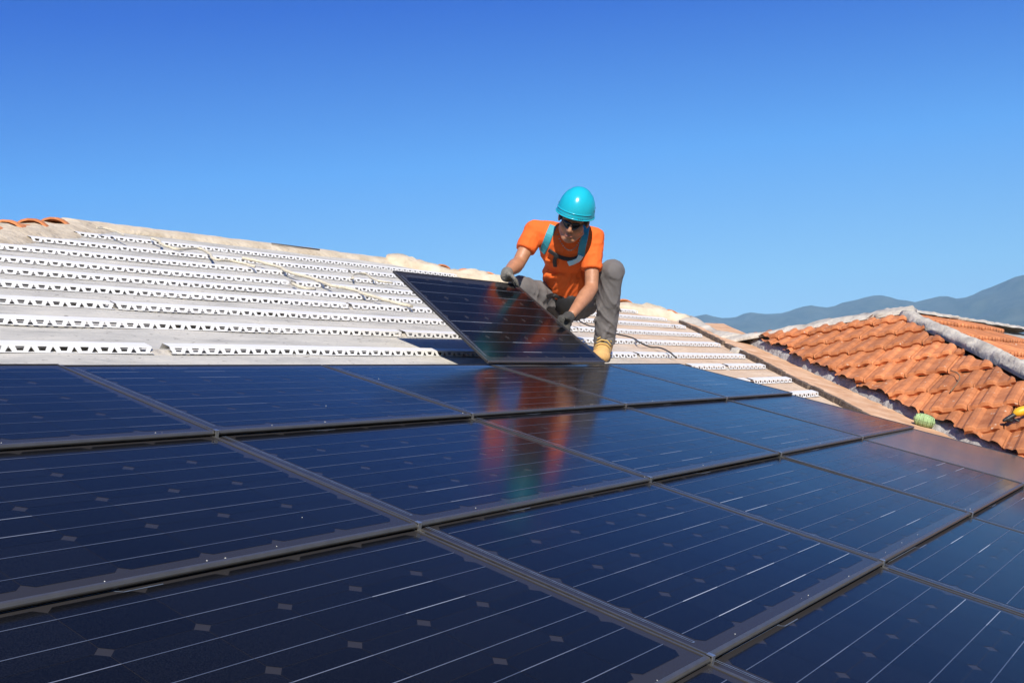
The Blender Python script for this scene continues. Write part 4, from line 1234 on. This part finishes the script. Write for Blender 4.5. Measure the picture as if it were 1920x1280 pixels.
cord('rope', on_deck([(548, 531), (560, 537), (575, 541), (590, 542)], lift=.03), .011, rope_m, 'short frayed cream rope end on the fourth batten', 'rope', seed=9)
# thin bar on the ridge
bar_m = mat('grey_steel_bar', (0.12, 0.12, 0.12), 0.5, 0.5)
bmb = MB(); p0 = M3(PM(516, 469, DECK)[0], U_R - .05, DECK + .050); p1 = M3(PM(604, 479, DECK)[0] , U_R - .05, DECK + .046); bmb.tube([p0, p0.lerp(p1, .5), p1], .006, 8)
o = bmb.build('steel_bar', bar_m, smooth=True); tag(o, 'thin dark steel bar lying along the ridge mortar', 'bar')
# dark gutter piece at far left
gb = MB(); c = M3(hipL_v(U_R - 1.42) - .10, U_R - 1.42, DECK + .05); gb.box(c, Vector((.30, .10, .02)), Vector((-.03, .09, 0)), Vector((0, 0, .05))); gb.box(c + Vector((.02, .01, .05)), Vector((.20, .07, .015)), Vector((-.02, .06, 0)), Vector((0, 0, .02)))
o = gb.build('tool_case', mat('black_plastic', (.015, .015, .017), .5)); tag(o, 'small black case on the hip tiles at the left picture edge', 'case')
# green twine ball in the valley
tw = MB(); cB = PW(1733, 788, DECK + .045); ax_ = (PW(1750, 791, DECK + .03) - PW(1720, 783, DECK + .03)).normalized(); twm = mat('pale_green_twine', (0.36, 0.50, 0.24), 0.9, var=.2, scale=60, bump=.4, bscale=200)
sd_ = ax_.cross(NM).normalized()
ellipsoid(tw, cB, ax_ * .062, sd_ * .036, NM * .034)
rr = random.Random(2)
for k in range(16):
    off = (k - 7.5) / 8 * .052; r_ = .036 * math.sqrt(max(.05, 1 - (off / .066) ** 2)); tl = rr.uniform(-.35, .35)
    ring = [cB + ax_ * (off + math.cos(a) * .012 * tl * 2) + (sd_ * math.cos(a) + NM * math.sin(a) * .95) * (r_ + .0015) for a in [2 * math.pi * q / 16 for q in range(17)]]
    tw.tube(ring, .0042, 5, cap=False)
o = tw.build('twine_ball', twm, smooth=True); tag(o, 'ball of pale green twine lying in the valley beside the mortar wall', 'twine')
cord('string', [PW(1773, 783, DECK + .07), PW(1780, 796, DECK + .05), PW(1786, 803, DECK + .03), PW(1800, 812, DECK + .02), PW(1818, 825, DECK + .016)], .003, mat('olive_string', (.25, .24, .10), .8), 'thin olive string hanging from the tiles down to the broken tile piece', 'string', sag=.002, seed=12)
cord('string', [T3(PTt(1783, 696, .05)[0], PTt(1783, 696, .05)[1], .055), T3(PTt(1796, 702, .05)[0], PTt(1796, 702, .05)[1], .058), T3(PTt(1799, 712, .05)[0], PTt(1799, 712, .05)[1], .05), T3(PTt(1782, 732, .05)[0], PTt(1782, 732, .05)[1], .045)], .004, mat('brown_cord', (.22, .13, .07), .8), 'brown cord lying across the middle of the red tiles', 'string', sag=.002, seed=13)
# broken tile piece
bt = MB(); c = PW(1836, 827, DECK + .012); t1 = (EX * .8 + EU * .35).normalized(); t2 = NM.cross(t1)
n_ = 7; vs = []
for s_, th in ((0, .036), (1, .026)):
    for e_ in (-.045, .045):
        for k in range(n_):
            an = math.pi * (.12 + .76 * k / (n_ - 1)); vs.append(c + t1 * (e_ + .006 * math.sin(k * 2.1)) + t2 * math.cos(an) * th + NM * (math.sin(an) * th * 1.1 - .006))
fs = []
for k in range(n_ - 1):
    fs += [(k, k + 1, n_ + k + 1, n_ + k), (2 * n_ + k, 3 * n_ + k, 3 * n_ + k + 1, 2 * n_ + k + 1), (k, 2 * n_ + k, 2 * n_ + k + 1, k + 1), (n_ + k, n_ + k + 1, 3 * n_ + k + 1, 3 * n_ + k)]
fs += [(0, n_, 3 * n_, 2 * n_), (n_ - 1, 3 * n_ - 1, 4 * n_ - 1, 2 * n_ - 1)]
bt.add(vs, fs); o = bt.build('broken_tile', mat('old_brown_tile', (.27, .17, .11), .9, var=.3, scale=40, bump=.5)); tag(o, 'broken piece of brown curved tile in the valley below the green twine', 'tile piece')
# power tool on the tiles at the right edge
dr = empty('power_drill'); base = T3(PTt(1905, 786, .06)[0], PTt(1905, 786, .06)[1], .075)
tag(dr, 'yellow and black power tool lying on the red tiles at the right picture edge', 'power tool')
yl = mat('yellow_plastic', (.75, .42, .02), .45); bk = mat('black_tool_rubber', (.012, .012, .013), .5)
ux = IR; uy = IU
d1 = MB(); ellipsoid(d1, base + ux * .030 + uy * .030, (ux * .9 + uy * .35) * .050, fwd * .028, (uy * .9 - ux * .35) * .026); ellipsoid(d1, base + ux * .075 + uy * .040, ux * .035, fwd * .027, uy * .030)
o = fuse('motor_housing', d1, yl, .005, 2); o.parent = dr
d2 = MB(); capsule(d2, base + ux * .004 + uy * .016, .014, base - ux * .045 - uy * .012, .012); capsule(d2, base - ux * .040 - uy * .010, .015, base - ux * .062 - uy * .020, .009)
ellipsoid(d2, base - ux * .028 - uy * .022, ux * .018, fwd * .014, uy * .010)
o = fuse('chuck', d2, bk, .004, 2); o.parent = dr
d3 = MB(); d3.tube([base - ux * .01 - uy * .01, base + ux * .03 - uy * .03, base + ux * .055 - uy * .07, base + ux * .075 - uy * .12], .006, 8); o = d3.build('power_cord', bk, smooth=True); o.parent = dr


# ------------------------------------------------------------------ haze
hb_ = MB(); hb_.box((-7900, -7900, -25), (15800, 0, 0), (0, 15800, 0), (0, 0, 1000))
hz = hb_.build('haze', None); tag(hz, kind='stuff')
hm_ = bpy.data.materials.new('haze_air'); hm_.use_nodes = True; nt = hm_.node_tree; nt.nodes.clear()
pv = nt.nodes.new('ShaderNodeVolumePrincipled'); pv.inputs['Color'].default_value = (0.34, 0.66, 1.0, 1); pv.inputs['Density'].default_value = 0.00008; pv.inputs['Anisotropy'].default_value = -0.25
ou = nt.nodes.new('ShaderNodeOutputMaterial'); nt.links.new(pv.outputs[0], ou.inputs['Volume'])
hz.data.materials.append(hm_)
